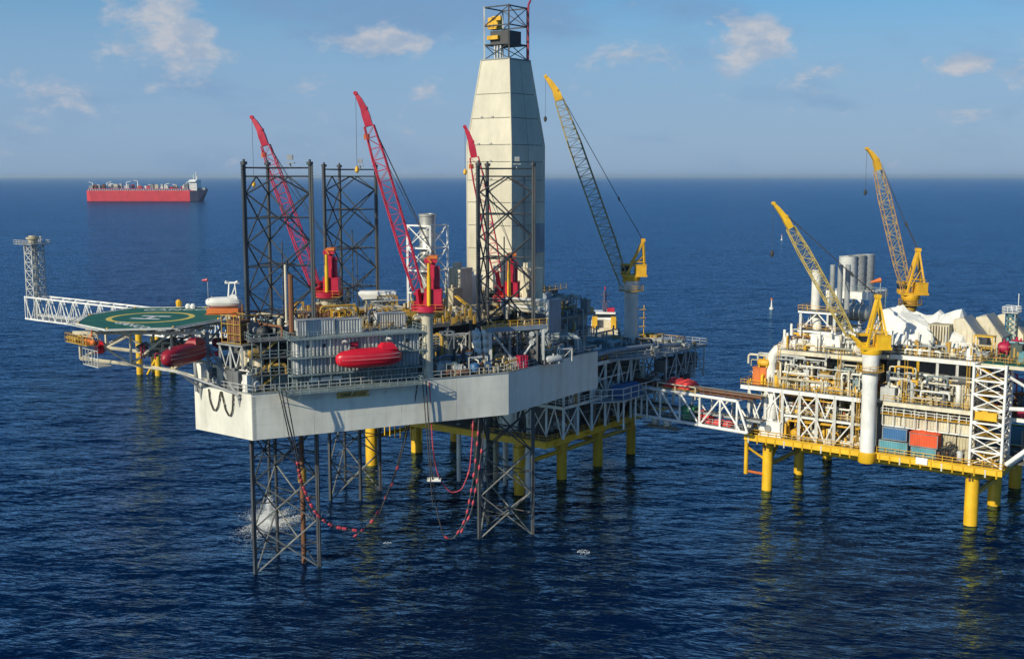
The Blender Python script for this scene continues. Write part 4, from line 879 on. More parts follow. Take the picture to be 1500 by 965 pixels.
# rescue craft and davit beyond the helideck
rp_ = aty(328, 447, 206); lifeboat('rescue_boat', rp_ + Z * .6, Vector((1, .1, 0)), 6.4, 2.4, 2.0, 'white_fresh', 'white and orange rescue boat on a cradle behind the helideck')
rb = MB().box(rp_ - Z * .9, (5.6, 2.6, .9)); rb.box(rp_ - Z * 1.7 , (6.2, 3.0, .5)); rb.build('boat_cradle', 'orange', rig, smooth=False)
dv = aty(340, 414, 207)
b = MB(); bz = dv - Z * 4.2
for q in (-1, 1): b.beam(bz + Vector((q * .9, 0, 0)), dv + Vector((q * .5, 0, 0)), .22); b.beam(dv + Vector((q * .5, 0, 0)), dv + Vector((q * 1.1, -.4, .3)), .25)
b.beam(dv - Vector((1.3, 0, 0)), dv + Vector((1.3, 0, 0)), .3); b.beam(bz + Vector((-.9, 0, 0)), dv + Vector((.5, 0, -.6)), .15); b.beam(bz - Z * 6, bz, 1.2); b.build('davit_frame', 'white_fresh', rig, smooth=False)
# bow superstructure beside the near leg
BW = Fr(BF(0, 0), P0 - PB)
b0 = aty(350, 498, 190); yf = Fr(b0, E1)
cage = MB()
for sx in (-2.3, -.8, .8, 2.3):
    for sy in (-1.6, 1.6): cage.beam(yf(sx, sy, b0.z - .4), yf(sx, sy, b0.z + 4.3), .14)
for z in (-.3, 1.2, 2.8, 4.2):
    for sy in (-1.6, 1.6): cage.beam(yf(-2.4, sy, b0.z + z), yf(2.4, sy, b0.z + z), .13)
    for sx in (-2.3, 2.3): cage.beam(yf(sx, -1.6, b0.z + z), yf(sx, 1.6, b0.z + z), .13)
cage.build('yellow_cage', 'ochre', rig, smooth=False)
MB().fbox(yf, -1.6, 1.6, -1.1, 1.1, b0.z, b0.z + 3.4).build('cage_unit', 'rust', rig, smooth=False)
MB().fbox(yf, -3, 3.4, -2.2, 3.2, b0.z - .7, b0.z - .45).build('cage_deck', 'mid_grey', rig, smooth=False)
for sx in (-2.6, 0, 3.0):
    for sy in (-1.9, 2.8): strut(rig, 'cage_post', yf(sx, sy, DECK + .05), yf(sx, sy, b0.z - .7), .16, 'mid_grey', square=True)
for sx in (-2.6, 0): lattice_bay(rig, yf(sx, -1.9), yf(sx + 2.8, -1.9), DECK + .1, b0.z - .8, .12, 'light_grey', 'x')
clutter(rig, BF, 1, BL - .8, 1, 8, DECK + .06, 26, 53, ['cream', 'white_paint', 'mid_grey', 'dark_grey', 'light_grey', 'dark_steel'], 4.2, .4)
fittings(rig, BF, .6, BL - .6, .6, 6, DECK + .06, 150, 54, 'mid_grey', 2.0)
MB().fbox(BF, 2.5, BL - 3, 6.5, 13, DECK + .06, 38.5).build('bow_house', 'dark_grey', rig, smooth=False)
for k in range(3): vessel(rig, BF(8 + k * 1.8, 4.2, 37.0), Z, 4.4, .8, 'cream', 'bow_tank')
clutter(rig, BF, 3, BL - 3, 6.8, 12.5, 38.5, 16, 55, ['dark_grey', 'cream', 'dark_steel', 'mid_grey', 'ochre'], 3.0, .4)
MB().fbox(BF, .5, 1.7, .15, 1.2, DECK + .05, 36.2).build('bow_pillar', 'white_paint', rig, smooth=False)
# gear around the near leg's head
cc = sum(LEGS['near'], Vector()) / 3; clutter(rig, Fr(cc, E1), -6.5, 5, -6, 5, 40.7, 30, 56, ['dark_steel', 'dark_grey', 'dark_steel', 'sand', 'rust', 'teal_grey'], 3.4, .35)
MB().fbox(Fr(cc, E1), -7.5, 6, -4.5, 7, 40.2, 40.6).build('leg_head_deck', 'dark_grey', rig, smooth=False)
rw = aty(427, 474, 187); pipe(rig, [rw - Z * 1.5, rw + Z * 8], .42, 'rust', 'stand_pipe'); pipe(rig, [rw + Vector((-1, 1, 0)), rw + Vector((-1, 1, 9.5))], .2, 'cream', 'stand_pipe')
# white awning-topped deckhouse by the far leg
wb = aty(553, 434, 240)
t = MB(); wf = Fr(wb, (1, .05)); t.rings([[wf(a * f, c_ * f2, wb.z + z) for a, c_ in ((-3.9, -1.6), (3.9, -1.6), (3.9, 1.6), (-3.9, 1.6))] for z, f, f2 in ((-.9, .7, .7), (.5, .97, 1), (.9, 1, 1), (1.15, .9, .8))]); t.build('white_awning', 'white_fresh', rig, smooth=False)
for a in (-2.4, 0, 2.4): strut(rig, 'awning_post', wf(a, 0, UD), wf(a, 0, wb.z - .8), .15, 'light_grey')

# ================================================================== hoses hanging from the hull
def sag(p, q, drop, n=18):
    out_ = []
    for i in range(n + 1):
        t_ = i / n; a = p.lerp(q, t_); out_.append(a - Z * (drop * 4 * t_ * (1 - t_)))
    return out_
rnh = random.Random(77)
def hose(name, pts, label, r=.12, floats=None, fmat='hose_pink', body='rope_dark', gap=1.6, start=0.0, extra=()):
    t = thing(name, pts[0], label, 'hose', 'supply hoses hanging from the rig hull'); MB().path(pts, r, 7).build('hose_line', body, t)
    for e in extra: MB().path(e, r * .8, 6).build('hose_line', body, t)
    tot = sum((b_ - a).length for a, b_ in zip(pts, pts[1:])); acc_ = 0; nxt = tot * start
    if floats:
        for a, b_ in zip(pts, pts[1:]):
            ln = (b_ - a).length
            while nxt < acc_ + ln:
                c = a.lerp(b_, (nxt - acc_) / ln); d_ = (b_ - a).normalized(); MB().lathe(c - d_ * .45, d_, [(0, .1), (.15, r * floats * .75), (.75, r * floats * .75), (.9, .1)], 8).build('float_collar', fmat, t); nxt += gap * rnh.uniform(.7, 1.5)
            acc_ += ln
    return t
def hpts(*l): return [aty(px, py, Y) for px, py, Y in l]
def bez(pts, k=5): return elbows(pts, 6.0, k)
hose('supply_hose', bez(hpts((412, 572, 181.3), (420, 610, 181.3), (431, 652, 184), (442, 710, 189), (462, 752, 191), (486, 771, 193), (524, 777, 194))), 'pink float hose curving from the left end of the hull down into the sea', .13, 2.9, gap=1.25, start=.42, extra=[bez(hpts((408, 571, 181.0), (416, 605, 181.2), (430, 668, 186), (446, 730, 190), (470, 762, 192)))] + [bez(hpts((418, 572, 181.5), (424, 600, 181.5), (434, 655, 186), (440, 690, 188)))])
hose('supply_hose', bez(hpts((612, 558, 195), (606, 600, 195), (590, 660, 197), (572, 716, 199), (545, 765, 201), (520, 785, 202))), 'slanting dark hose with red collars left of the hull crane', .12, 2.8, gap=2.6, start=.5, extra=[bez(hpts((608, 558, 195), (600, 605, 195), (580, 690, 198), (556, 752, 200)))])
hose('supply_hose', bez(hpts((624, 558, 195), (628, 620, 195), (632, 690, 196), (640, 750, 198), (650, 786, 199), (664, 790, 199), (682, 762, 199), (694, 700, 199), (700, 640, 200), (704, 562, 202))), 'deep U-shaped hose loop with pink collars hanging below mid hull', .12, 2.4, gap=2.4, start=.5, extra=[bez(hpts((619, 558, 195), (624, 620, 195), (630, 695, 196), (634, 740, 197)))])
hose('supply_hose', bez(hpts((629, 560, 196), (634, 660, 197), (642, 700, 198), (660, 722, 199), (676, 718, 199), (688, 690, 200), (692, 640, 200), (695, 562, 201))), 'small pink hose loop hanging inside the deeper hose loop', .11, 2.2, 'hose_pink', 'hose_pink', gap=3.2, start=.62)
hose('supply_hose', bez(hpts((713, 561, 203), (708, 640, 203), (700, 700, 202), (690, 752, 202), (676, 778, 201))), 'pink-collared hose line just left of the right lattice leg', .12, 2.5, gap=2.2, start=.45)
pf = aty(636, 702, 197); fl = thing('work_cradle', pf, 'small white cradle hanging on lines under the hull near the hoses', 'cradle'); b = MB().box(pf, (2.4, 1.6, .3)); b.box(pf + Z * .25, (1.6, 1.0, .2)); b.build('cradle_floor', 'white_paint', fl, smooth=False); rope(fl, pf + Z * .3, aty(628, 560, 197), .06)
cs_ = aty(444, 760, 196)
cas = thing('seawater_caisson', (cs_.x, cs_.y, -3), 'rusty seawater intake pipe hanging inside the near leg', 'pipe'); MB().tube(Vector((cs_.x, cs_.y, -3)), Vector((cs_.x, cs_.y, 26)), .42, n=12).build('caisson_pipe', 'rust', cas); MB().lathe((cs_.x, cs_.y, 14.5), Z, [(0, .45), (.1, .75), (2.6, .75), (2.7, .45)], 10).build('caisson_collar', 'ochre', cas)
cs_ = aty(528, 700, 236); cas = thing('seawater_caisson', (cs_.x, cs_.y, -3), 'slim dark intake pipe standing in the water by the far leg', 'pipe'); MB().tube(Vector((cs_.x, cs_.y, -3)), Vector((cs_.x, cs_.y, 26)), .35, n=12).build('caisson_pipe', 'leg_steel', cas); MB().lathe((cs_.x, cs_.y, 15), Z, [(0, .36), (.1, .5), (.5, .5), (.6, .36)], 10).build('caisson_collar', 'mid_grey', cas)

# ================================================================== water outfall, foam and small floats
sp = atz(396, 762, 0); so_ = thing('water_outfall', (sp.x, sp.y, 0), 'white plume of cooling water gushing into foam beside the near leg', 'water jet')
rn = random.Random(5); b = MB()
def drop(b, p, r): b.add([p + Vector((r, 0, 0)), p + Vector((-r, 0, 0)), p + Vector((0, r, 0)), p + Vector((0, -r, 0)), p + Z * r, p - Z * r], [(0, 2, 4), (2, 1, 4), (1, 3, 4), (3, 0, 4), (2, 0, 5), (1, 2, 5), (3, 1, 5), (0, 3, 5)])
for i in range(7000):
    z = rn.random() ** .8 * 5.2; rr = abs(rn.gauss(0, .22 + .13 * (5.2 - z))); a = rn.uniform(0, 6.283); drop(b, Vector((sp.x + math.cos(a) * rr * .8, sp.y + math.sin(a) * rr * .8, z)), rn.uniform(.02, .085))
b.build('water_jet', 'foam', so_, smooth=False, kind='stuff'); b = MB()
for i in range(14000):
    a = rn.uniform(0, 6.283); rr = abs(rn.gauss(0, 2.6)) + .2; lob = 1 + .35 * math.sin(3 * a + 1) + .2 * math.sin(7 * a); q = Vector((sp.x + math.cos(a) * rr * 1.15 * lob, sp.y + math.sin(a) * rr * 2.1 * lob, 0)); drop(b, q + Z * rn.uniform(-.05, .25) * max(0, 1 - rr / 7), rn.uniform(.02, .10) * (1.2 - min(1, rr / 8)))
b.build('foam_patch', 'foam', so_, smooth=False, kind='stuff')
MB().tube(Vector((sp.x, sp.y, 5)), Vector((sp.x + .2, sp.y, 26)), .3, n=10).build('outfall_pipe', 'leg_steel', so_)
def foam(px, py, n, rx_, ry_, label):
    p = atz(px, py, 0); rn = random.Random(int(px)); t = thing('foam_streak', (p.x, p.y, 0), label, 'foam', 'small foam patches on the dark water'); b = MB()
    for i in range(n):
        a = rn.uniform(0, 6.283); r = rn.uniform(.55, 1) if rn.random() < .7 else rn.random(); q = Vector((p.x + math.cos(a) * r * rx_, p.y + math.sin(a) * r * ry_, 0)); drop(b, q, rn.uniform(.02, .07))
    b.build('foam_bubbles', 'foam', t, smooth=False, kind='stuff')
foam(855, 808, 110, 1.2, 1.5, 'small ring of white foam on the dark water right of the legs'); foam(567, 795, 60, .8, .7, 'tiny white fleck on dark water under the slanting hose')
# ================================================================== flare bridge and tower, far left
VL = atz(36, 435, 22); VB = Fr(VL, E1); VLN = 205
fb = thing('flare_bridge', (VL.x, VL.y, 13), 'long white truss bridge running out behind the helideck', 'bridge')
hgt, wdt = 8.2, 6.0; nb = 26; stp = VLN / nb
for d in (0, wdt):
    for z in (22, 22 - hgt): strut(fb, 'bridge_chord', VB(0, d, z), VB(VLN, d, z), .34, 'white_fresh')
    for i in range(nb):
        a, b_ = VB(i * stp, d, 22), VB((i + 1) * stp, d, 22); m_ = VB((i + .5) * stp, d, 22 - hgt); strut(fb, 'bridge_diagonal', a, m_, .2, 'white_fresh'); strut(fb, 'bridge_diagonal', m_, b_, .2, 'white_fresh')
        strut(fb, 'bridge_vertical', a, VB(i * stp, d, 22 - hgt), .15, 'white_fresh')
for i in range(nb + 1):
    strut(fb, 'bridge_tie', VB(i * stp, 0, 22), VB(i * stp, wdt, 22), .15, 'white_fresh'); strut(fb, 'bridge_tie', VB(i * stp, 0, 22 - hgt), VB(i * stp, wdt, 22 - hgt), .15, 'white_fresh')
MB().fbox(VB, 0, VLN, 1.5, 4.5, 22 - hgt + .3, 22 - hgt + .42).build('bridge_walkway', 'mid_grey', fb, smooth=False)
for d in (1.2, 2.4, 4.6): MB().tube(VB(4, d, 22 - hgt + 1.6), VB(VLN, d, 22 - hgt + 1.6), .35 if d < 2 else .25, n=8).build('flare_pipe', 'light_grey', fb)
vt = thing('flare_tower', VB(3, 3, 13), 'slim grey flare tower with platform head at the far left bridge end', 'flare tower')
tz = aty(50, 358, VL.y).z; cs = [VB(1.2, .3), VB(6.0, .3), VB(6.0, 5.2), VB(1.2, 5.2)]
for c_ in cs: strut(vt, 'tower_post', Vector((c_.x, c_.y, 13.5)), Vector((c_.x, c_.y, tz)), .3, 'light_grey')
for i in range(4):
    for k in range(6):
        z0 = 22 + (tz - 22) * k / 6; z1 = 22 + (tz - 22) * (k + 1) / 6; lattice_bay(vt, cs[i], cs[(i + 1) % 4], z0, z1, .16, 'light_grey', 'x'); strut(vt, 'tower_beam', Vector((*cs[i].xy, z1)), Vector((*cs[(i + 1) % 4].xy, z1)), .16, 'light_grey')
for k in range(3): MB().tube(VB(2.6 + k, 2.4, 14), VB(2.6 + k, 2.4, tz + 1), .32, n=10).build('vent_riser', 'silver', vt)
MB().fbox(VB, -3.5, 8.5, -1.2, 6.8, tz, tz + .3).build('tower_platform', 'mid_grey', vt, smooth=False); railing(vt, [VB(-3.5, -1.2, tz + .3), VB(8.5, -1.2, tz + .3), VB(8.5, 6.8, tz + .3), VB(-3.5, 6.8, tz + .3)], 1.3, 'light_grey', 2, .08, True)
MB().lathe(VB(3.6, 2.4, tz + .3), Z, [(0, 1.6), (1.6, 1.8), (1.7, 2.4), (2.4, 2.4), (2.5, 1.5), (3.0, 1.4)], 14).build('flare_tip', 'sand', vt)
strut(vt, 'platform_strut', VB(-3.2, 2.5, tz), VB(1.2, 2.5, tz - 4), .18, 'light_grey'); MB().lathe(VB(8, 3, tz + 1), Z, [(0, .2), (1.6, .2), (1.7, .5), (2.2, .5)], 8).build('beacon', 'light_grey', vt)
vj = thing('bridge_support', (*atz(218, 549, 0).xy, -3), 'yellow braced legs in the sea carrying the flare bridge', 'support legs')
for (px, py) in ((205, 548), (232, 550)):
    p = atz(px, py, 0); MB().tube(Vector((p.x, p.y, -3)), Vector((p.x, p.y, 14.2)), 1.05, n=14).build('support_leg', 'leg_yellow', vj)
    q = p + Vector((3.6, 4.8, 0)); MB().tube(Vector((q.x, q.y, -3)), Vector((q.x, q.y, 14.2)), 1.05, n=14).build('support_leg', 'leg_yellow', vj)
a, b_ = atz(205, 548, 0), atz(232, 550, 0); strut(vj, 'support_brace', Vector((a.x + 2.6, a.y, 0)), Vector((b_.x, b_.y, 7)), .45, 'leg_yellow'); MB().beam(Vector((a.x - 1, a.y, 14.6)), Vector((b_.x + 4, b_.y + 3, 14.6)), 1.2, .8).build('support_cap', 'leg_yellow', vj, smooth=False)

# ================================================================== red production ship on the horizon
sa, sb_ = atz(132, 294.5, 0), atz(305, 294.5, 0); SH = Fr(sa, sb_ - sa); SL = (sb_ - sa).length; sk = SL / 174.0   # metres per photo pixel
sh = thing('production_ship', SH(SL / 2, 0, 0), 'long red tanker-shaped production ship with white bridge far off at left', 'ship')
def ring_s(s, wf, zt_): return [SH(s, -27 * wf, 0 if True else 0) + Z * -2, SH(s, -29 * wf, zt_), SH(s, 29 * wf, zt_), SH(s, 27 * wf, -2)]
zd = 15.0 * sk
MB().rings([ring_s(0, .8, zd), ring_s(SL * .03, 1, zd), ring_s(SL * .87, 1, zd)]).build('hull', 'ship_red', sh, smooth=False)
MB().rings([ring_s(SL * .87 + .2, 1, zd), ring_s(SL * .93, .7, zd * 1.06), [SH(SL * .955, -4, -2), SH(SL * 1.0, -5, zd * 1.14), SH(SL * 1.0, 5, zd * 1.14), SH(SL * .955, 4, -2)]] ).build('bow', 'ship_dark', sh, smooth=False)
MB().fbox(SH, SL * .01, SL * .9, -27, 27, zd, zd + 1.5).build('ship_deck', 'ship_red', sh, smooth=False)
MB().fbox(SH, SL * .012, SL * .86, -28, 26, zd + 5.0, zd + 6.2).build('module_deck', 'magenta_red', sh, smooth=False)
rn = random.Random(9)
for i in range(44): strut(sh, 'deck_post', SH(SL * (.02 + .83 * i / 43), -27, zd), SH(SL * (.02 + .83 * i / 43), -27, zd + 5), .7, 'cream', square=True)
for i in range(30):
    s = SL * (.02 + .83 * (i + rn.random()) / 30); h = rn.uniform(4, 13); eqbox(sh, SH, s, rn.uniform(-20, 8), zd + 6.2, rn.uniform(5, 12), rn.uniform(8, 14), h, rn.choice(['cream', 'light_grey', 'white_paint', 'ship_red', 'mid_grey', 'rust']), 'process_module')
for i in range(9):
    s = SL * (.05 + .78 * i / 8 + rn.uniform(-.02, .02)); h = rn.uniform(14, 27); strut(sh, 'deck_crane', SH(s, -12, zd + 6), SH(s, -12, zd + h), 1.5, 'white_paint'); strut(sh, 'crane_jib', SH(s, -12, zd + h), SH(s + rn.choice((-12, 12)), -12, zd + h + 3), .8, 'white_paint')
b = MB(); b.fbox(SH, SL * .865, SL * .925, -22, 22, zd, zd + 30); b.fbox(SH, SL * .86, SL * .92, -27, 27, zd + 24, zd + 27.5); b.build('accommodation', 'white_fresh', sh, smooth=False)
for k in range(6): MB().fbox(SH, SL * .87, SL * .92, -22.3, -22.05, zd + 4 + k * 4, zd + 5.4 + k * 4).build('window_row', 'mid_grey', sh, smooth=False)
for f, h in ((.883, 44), (.905, 52), (.912, 40)): strut(sh, 'mast', SH(SL * f, 0, zd + 30), SH(SL * f, 0, zd + h), 1.1, 'white_paint')
MB().fbox(SH, SL * .93, SL * .985, -10, 10, zd * 1.06, zd + 8).build('helipad', 'mid_grey', sh, smooth=False)
# ================================================================== supply vessel beyond the middle platform
sv0 = aty(884, 500, 440); SV = Fr((sv0.x, sv0.y), (.12, 1)); sv = thing('supply_vessel', (sv0.x, sv0.y, 0), 'supply boat with cream wheelhouse and dark mast beyond the middle platform', 'boat')
def rg(s, w_, z): return [SV(s, -w_ * .8, -1), SV(s, -w_, z), SV(s, w_, z), SV(s, w_ * .8, -1)]
MB().rings([rg(-28, 6.5, 4.5), rg(10, 7, 4.5), rg(26, 5, 6.5), rg(34, .6, 8)]).build('hull', 'ship_dark', sv, smooth=False)
b = MB().fbox(SV, 4, 20, -5.5, 5.5, 4.5, 9); b.fbox(SV, 6, 18, -5, 5, 9, 11.8); b.build('superstructure', 'cream', sv, smooth=False)
wh_ = MB().fbox(SV, 8, 15, -4.2, 4.2, 11.8, 14.8).build('wheelhouse', 'white_fresh', sv, smooth=False); MB().fbox(SV, 7.9, 15.1, -4.3, 4.3, 12.7, 14.0).build('wheelhouse_windows', 'glass_dark', wh_, smooth=False)
for q in (-3.6, 3.6): MB().fbox(SV, 3, 5, q - 1, q + 1, 9, 13.5).build('funnel', 'yellow', sv, smooth=False)
b = MB().beam(SV(9, 0, 14.8), SV(9, 0, 23), .9); b.beam(SV(9, -2.2, 19), SV(9, 2.2, 19), .4); b.beam(SV(9, -1.6, 21.5), SV(9, 1.6, 21.5), .35); b.fbox(SV, 8, 10, -1, 1, 15.5, 18.5); b.build('mast', 'ship_dark', sv, smooth=False)
MB().fbox(SV, 7.9, 10.5, -3.8, -1, 14.8, 16.4).build('red_locker', 'red_paint', sv, smooth=False); MB().box(SV(9, 0, 24), (.4, 1.6, 1.2)).build('flag', 'magenta_red', sv, smooth=False)
MB().fbox(SV, -26, 3, -5.5, 5.5, 4.5, 4.8).build('cargo_deck', 'rust', sv, smooth=False)
# ================================================================== middle platform
wo = atz(800, 648, 13); W = Fr(wo, E1)
mp = thing('wellhead_platform', (wo.x, wo.y, -4), 'middle platform on yellow legs tucked behind the drilling rig', 'platform')
for s in (-9, -52):
    for d in (3, 19, 34, 49):
        r = 1.15 if s == -9 else 1.4
        MB().lathe(W(s, d, -4), Z, [(0, r), (13.6, r), (13.7, r * 1.12), (14.3, r * 1.12), (14.4, r * .9), (15.6, r * .9)], 20).build('jacket_leg', 'leg_yellow', mp)
for d in (34, 49): strut(mp, 'jacket_brace', W(-51, d, 6.0), W(-10, d, 6.0), .5, 'leg_yellow', 10)
for s in (-9, -52):
    for d0, d1 in ((3, 19), (19, 34), (34, 49)):
        strut(mp, 'jacket_brace', W(s, d0 + 1, 6.4), W(s, d1 - 1, 6.4), .5, 'leg_yellow', 10)
        strut(mp, 'jacket_brace', W(s, d0 + 1, 6.6), W(s, (d0 + d1) / 2, 11.6), .35, 'leg_yellow', 8); strut(mp, 'jacket_brace', W(s, d1 - 1, 6.6), W(s, (d0 + d1) / 2, 11.6), .35, 'leg_yellow', 8)
for (a, b_, c_, d_) in ((-60, 0, 0, .5), (-60, 0, 25.5, 26), (-60, 0, 51.5, 52), (-60, -59.5, .6, 51.4), (-.5, 0, .6, 51.4)):
    g = MB().fbox(W, a, b_, c_, d_, 11.6, 13.0); g.fbox(W, a - .01, b_ + .01, c_ - .25, d_ + .25, 12.88, 13.05) if b_ - a > 1 else g.fbox(W, a - .25, b_ + .25, c_, d_, 12.88, 13.05); g.build('deck_girder', 'leg_yellow', mp, smooth=False)
for i in range(9): strut(mp, 'outrigger', W(-.2, 3 + i * 6, 12.2), W(1.2, 3 + i * 6, 12.6), .12, 'leg_yellow', square=True)
MB().fbox(W, -59.4, -.6, .6, 51.4, 12.7, 12.85).build('cellar_deck', 'deck_grey', mp, smooth=False)
rn = random.Random(3)
for i in range(5):
    for j in range(2):
        p = W(-24 + i * 2.7, 7 + j * 4.2); strut(mp, 'conductor', Vector((p.x, p.y, -4)), Vector((p.x, p.y, 24)), .42, 'white_paint' if (i + j) % 2 else 'sand', 12)
for p in (W(-6.2, 2.2), W(-26, 3.5)): strut(mp, 'conductor', Vector((p.x, p.y, -4)), Vector((p.x, p.y, 13)), .5, 'white_paint', 12)
for i in range(9): strut(mp, 'boat_landing_post', W(-48 + i * 1.6, 1.6, 8), W(-48 + i * 1.6, 1.6, 11.6), .16, 'leg_yellow')
MB().tube(W(-13, 5, 13), W(-13, 5, 25), 1.7, n=20).build('leg_column', 'white_paint', mp)
deck_level(mp, W, -58, 1.5, 4, 48, 20, 'deck_grey', 'white_paint', .55, None)
deck_level(mp, W, -58, 2.5, 1, 54, 28, 'deck_grey', 'white_paint', .7, None)
railing(mp, [W(-20, 4, 20), W(1.5, 4, 20), W(1.5, 48, 20)], 1.1, 'white_paint', 2, .06); railing(mp, [W(-10, 1, 28), W(2.5, 1, 28), W(2.5, 54, 28), W(-20, 54, 28)], 1.1, 'yellow', 2, .06); railing(mp, [W(-20, .2, 13.05), W(0, .2, 13.05), W(0, 52, 13.05)], 1.1, 'yellow', 2, .06)
for i in range(9):
    d = 4.5 + i * 5.4
    for s in (1.2, -8): strut(mp, 'column', W(s, d, 13), W(s, d, 28), .26, 'white_paint', square=True)
    if i < 8:
        lattice_bay(mp, W(1.2, d), W(1.2, d + 5.4), 20.1, 27.2, .17, 'white_paint', ('v', 'k', 'x', '/')[i % 4]); lattice_bay(mp, W(1.2, d), W(1.2, d + 5.4), 13.1, 19.3, .15, 'white_paint', ('x', '\\', '/', 'k', '/')[i % 5])
        strut(mp, 'frame_beam', W(1.2, d, 23.7), W(1.2, d + 5.4, 23.7), .12, 'white_paint', square=True)
for i in range(5):
    s = -3 - i * 4
    strut(mp, 'column', W(s, 4.3, 13), W(s, 4.3, 28), .24, 'white_paint', square=True); lattice_bay(mp, W(s, 4.3), W(s + 4, 4.3), 13.1, 19.4, .14, 'white_paint', 'x' if i % 2 else 'k'); lattice_bay(mp, W(s, 4.3), W(s + 4, 4.3), 20.1, 27.2, .14, 'white_paint', '/')
PALW = ['dark_grey', 'dark_steel', 'mid_grey', 'deck_green', 'teal_grey', 'white_paint', 'light_grey', 'ochre']
for z, seed, n in ((13.05, 61, 34), (20, 62, 46), (28, 63, 34)): clutter(mp, W, -14, .8, 5, 46, z, n, seed, PALW, 4.6 if z < 28 else 2.4, .5, (.12, .34))
for z, seed in ((13.05, 64), (20, 65), (28, 66)): fittings(mp, W, -12, 1, 4, 47, z, 160, seed, 'mid_grey', 2.5)
for (d0, d1, z0, z1) in ((6, 20, 13.1, 19), (22, 46, 13.1, 19), (8, 28, 20.1, 27), (30, 46, 20.1, 27)): MB().fbox(W, -14, -5, d0, d1, z0, z1).build('process_module', 'dark_grey', mp, smooth=False)
# overhanging platforms, the long curved pipe and netting at the far corner
MB().prism([W(2.6, 20), W(8.5, 34), W(8.5, 54), W(2.6, 54)], 27.4, 27.9).build('overhang_deck', 'mid_grey', mp, smooth=False); railing(mp, [W(2.6, 20, 27.9), W(8.5, 34, 27.9), W(8.5, 54, 27.9), W(2.6, 54, 27.9)], 1.2, 'light_grey', 1.8, .06)
for i in range(5): strut(mp, 'overhang_strut', W(8.2, 35 + i * 4.5, 27.4), W(8.2, 35 + i * 4.5, 20.3), .18, 'light_grey'); 
for i in range(4):
    MB().fbox(W, 4.5, 6.8, 36 + i * 4.5, 38.8 + i * 4.5, 23.2 - i * .3, 26.0).build('netting_panel', 'dark_grey', mp, smooth=False); lattice_bay(mp, W(8.2, 35 + i * 4.5), W(8.2, 39.5 + i * 4.5), 20.4, 27.2, .12, 'light_grey', ('/', 'x', 'k', '\\')[i])
    for z in (22.2, 24.6): strut(mp, 'overhang_beam', W(8.2, 35 + i * 4.5, z), W(8.2, 39.5 + i * 4.5, z), .1, 'mid_grey', square=True)
clutter(mp, W, 3.0, 8.0, 34, 52, 20.3, 24, 67, ['mid_grey', 'dark_grey', 'teal_grey', 'light_grey', 'dark_steel'], 5, .5); clutter(mp, W, 3.0, 8.0, 30, 52, 27.9, 20, 68, ['mid_grey', 'teal_grey', 'ochre', 'light_grey'], 1.8, .5)
clutter(mp, W, -8, 2, 2, 30, 28, 30, 69, ['mid_grey', 'dark_grey', 'teal_grey', 'light_grey', 'white_paint'], 2.6, .55)
pipe(mp, [W(3.2, 3, 26.6), W(3.4, 8, 29.6), W(3.6, 20, 30.0), W(4.8, 33, 29.6), W(8.8, 40, 29.4)], .5, 'blue_grey', 'trunk_pipe', 3)
for i in range(3): pipe(mp, [aty(790, 489 + i * 4, 226), aty(842 + i * 4, 489 + i * 3, 226), aty(845 + i * 4, 540, 226)], .3, 'light_grey' if i % 2 else 'teal_grey', 'transfer_pipe')
MB().prism([W(1.6, 14), W(6.2, 20), W(6.2, 36), W(1.6, 36)], 19.0, 19.3).build('side_landing', 'light_grey', mp, smooth=False); railing(mp, [W(1.6, 14, 19.3), W(6.2, 20, 19.3), W(6.2, 36, 19.3)], 2.6, 'white_paint', 3, .1)
for i in range(4): strut(mp, 'landing_post', W(6, 20.5 + i * 5, 13), W(6, 20.5 + i * 5, 19), .2, 'white_paint')
tb = thing('water_tank', W(3.6, 24, 19.3), 'dark blue covered tank on the white side landing of the middle platform', 'tank'); MB().fbox(W, 2.2, 5.4, 21, 29, 19.32, 21.5).build('tank_body', 'container_blue', tb, smooth=False); MB().rings([[W(a, q, z) for a, q in ((2.1 + e, 20.9 + e), (5.5 - e, 20.9 + e), (5.5 - e, 29.1 - e), (2.1 + e, 29.1 - e))] for z, e in ((21.5, 0), (22.2, .9))]).build('tank_cover', 'container_blue', tb, smooth=False)
# deckhouses on its roof
for (px, py, Y, w_, dd, hh, mt_) in ((885, 497, 262, 8, 5, 1.8, 'mid_grey'), (955, 492, 276, 5, 4, 1.6, 'ochre'), (972, 497, 272, 5, 5, 1.0, 'light_grey'), (850, 500, 246, 5, 5, 3.2, 'dark_grey')):
    p = aty(px, py, Y); eqbox(mp, Fr(p, E1), 0, 0, 28.02, w_, dd, hh, mt_, 'deckhouse')
yc = aty(924, 480, 272); yellow_crane('platform_crane', (yc.x, yc.y), 28.0, aty(924, 411, 272).z, 1.55, (914, 414), (814, 133), (942, 352), yc.y, 'big crane on a white post right of the derrick with long olive lattice boom', 'white_paint', 'boom_olive', 'boom_olive', w=3.0, dens=.42, goose_px=(799, 112))
for i in range(5):
    p = yc + Vector((3.0, -.5, 0)); strut(mp, 'crane_ladder_post', Vector((p.x, p.y, 28)), Vector((p.x, p.y, 37)), .1, 'yellow') if i == 0 else MB().box(Vector((p.x - .4, p.y, 28 + i * 2)), (1.6, 1.2, .12)).build('ladder_landing', 'ochre', mp, smooth=False)

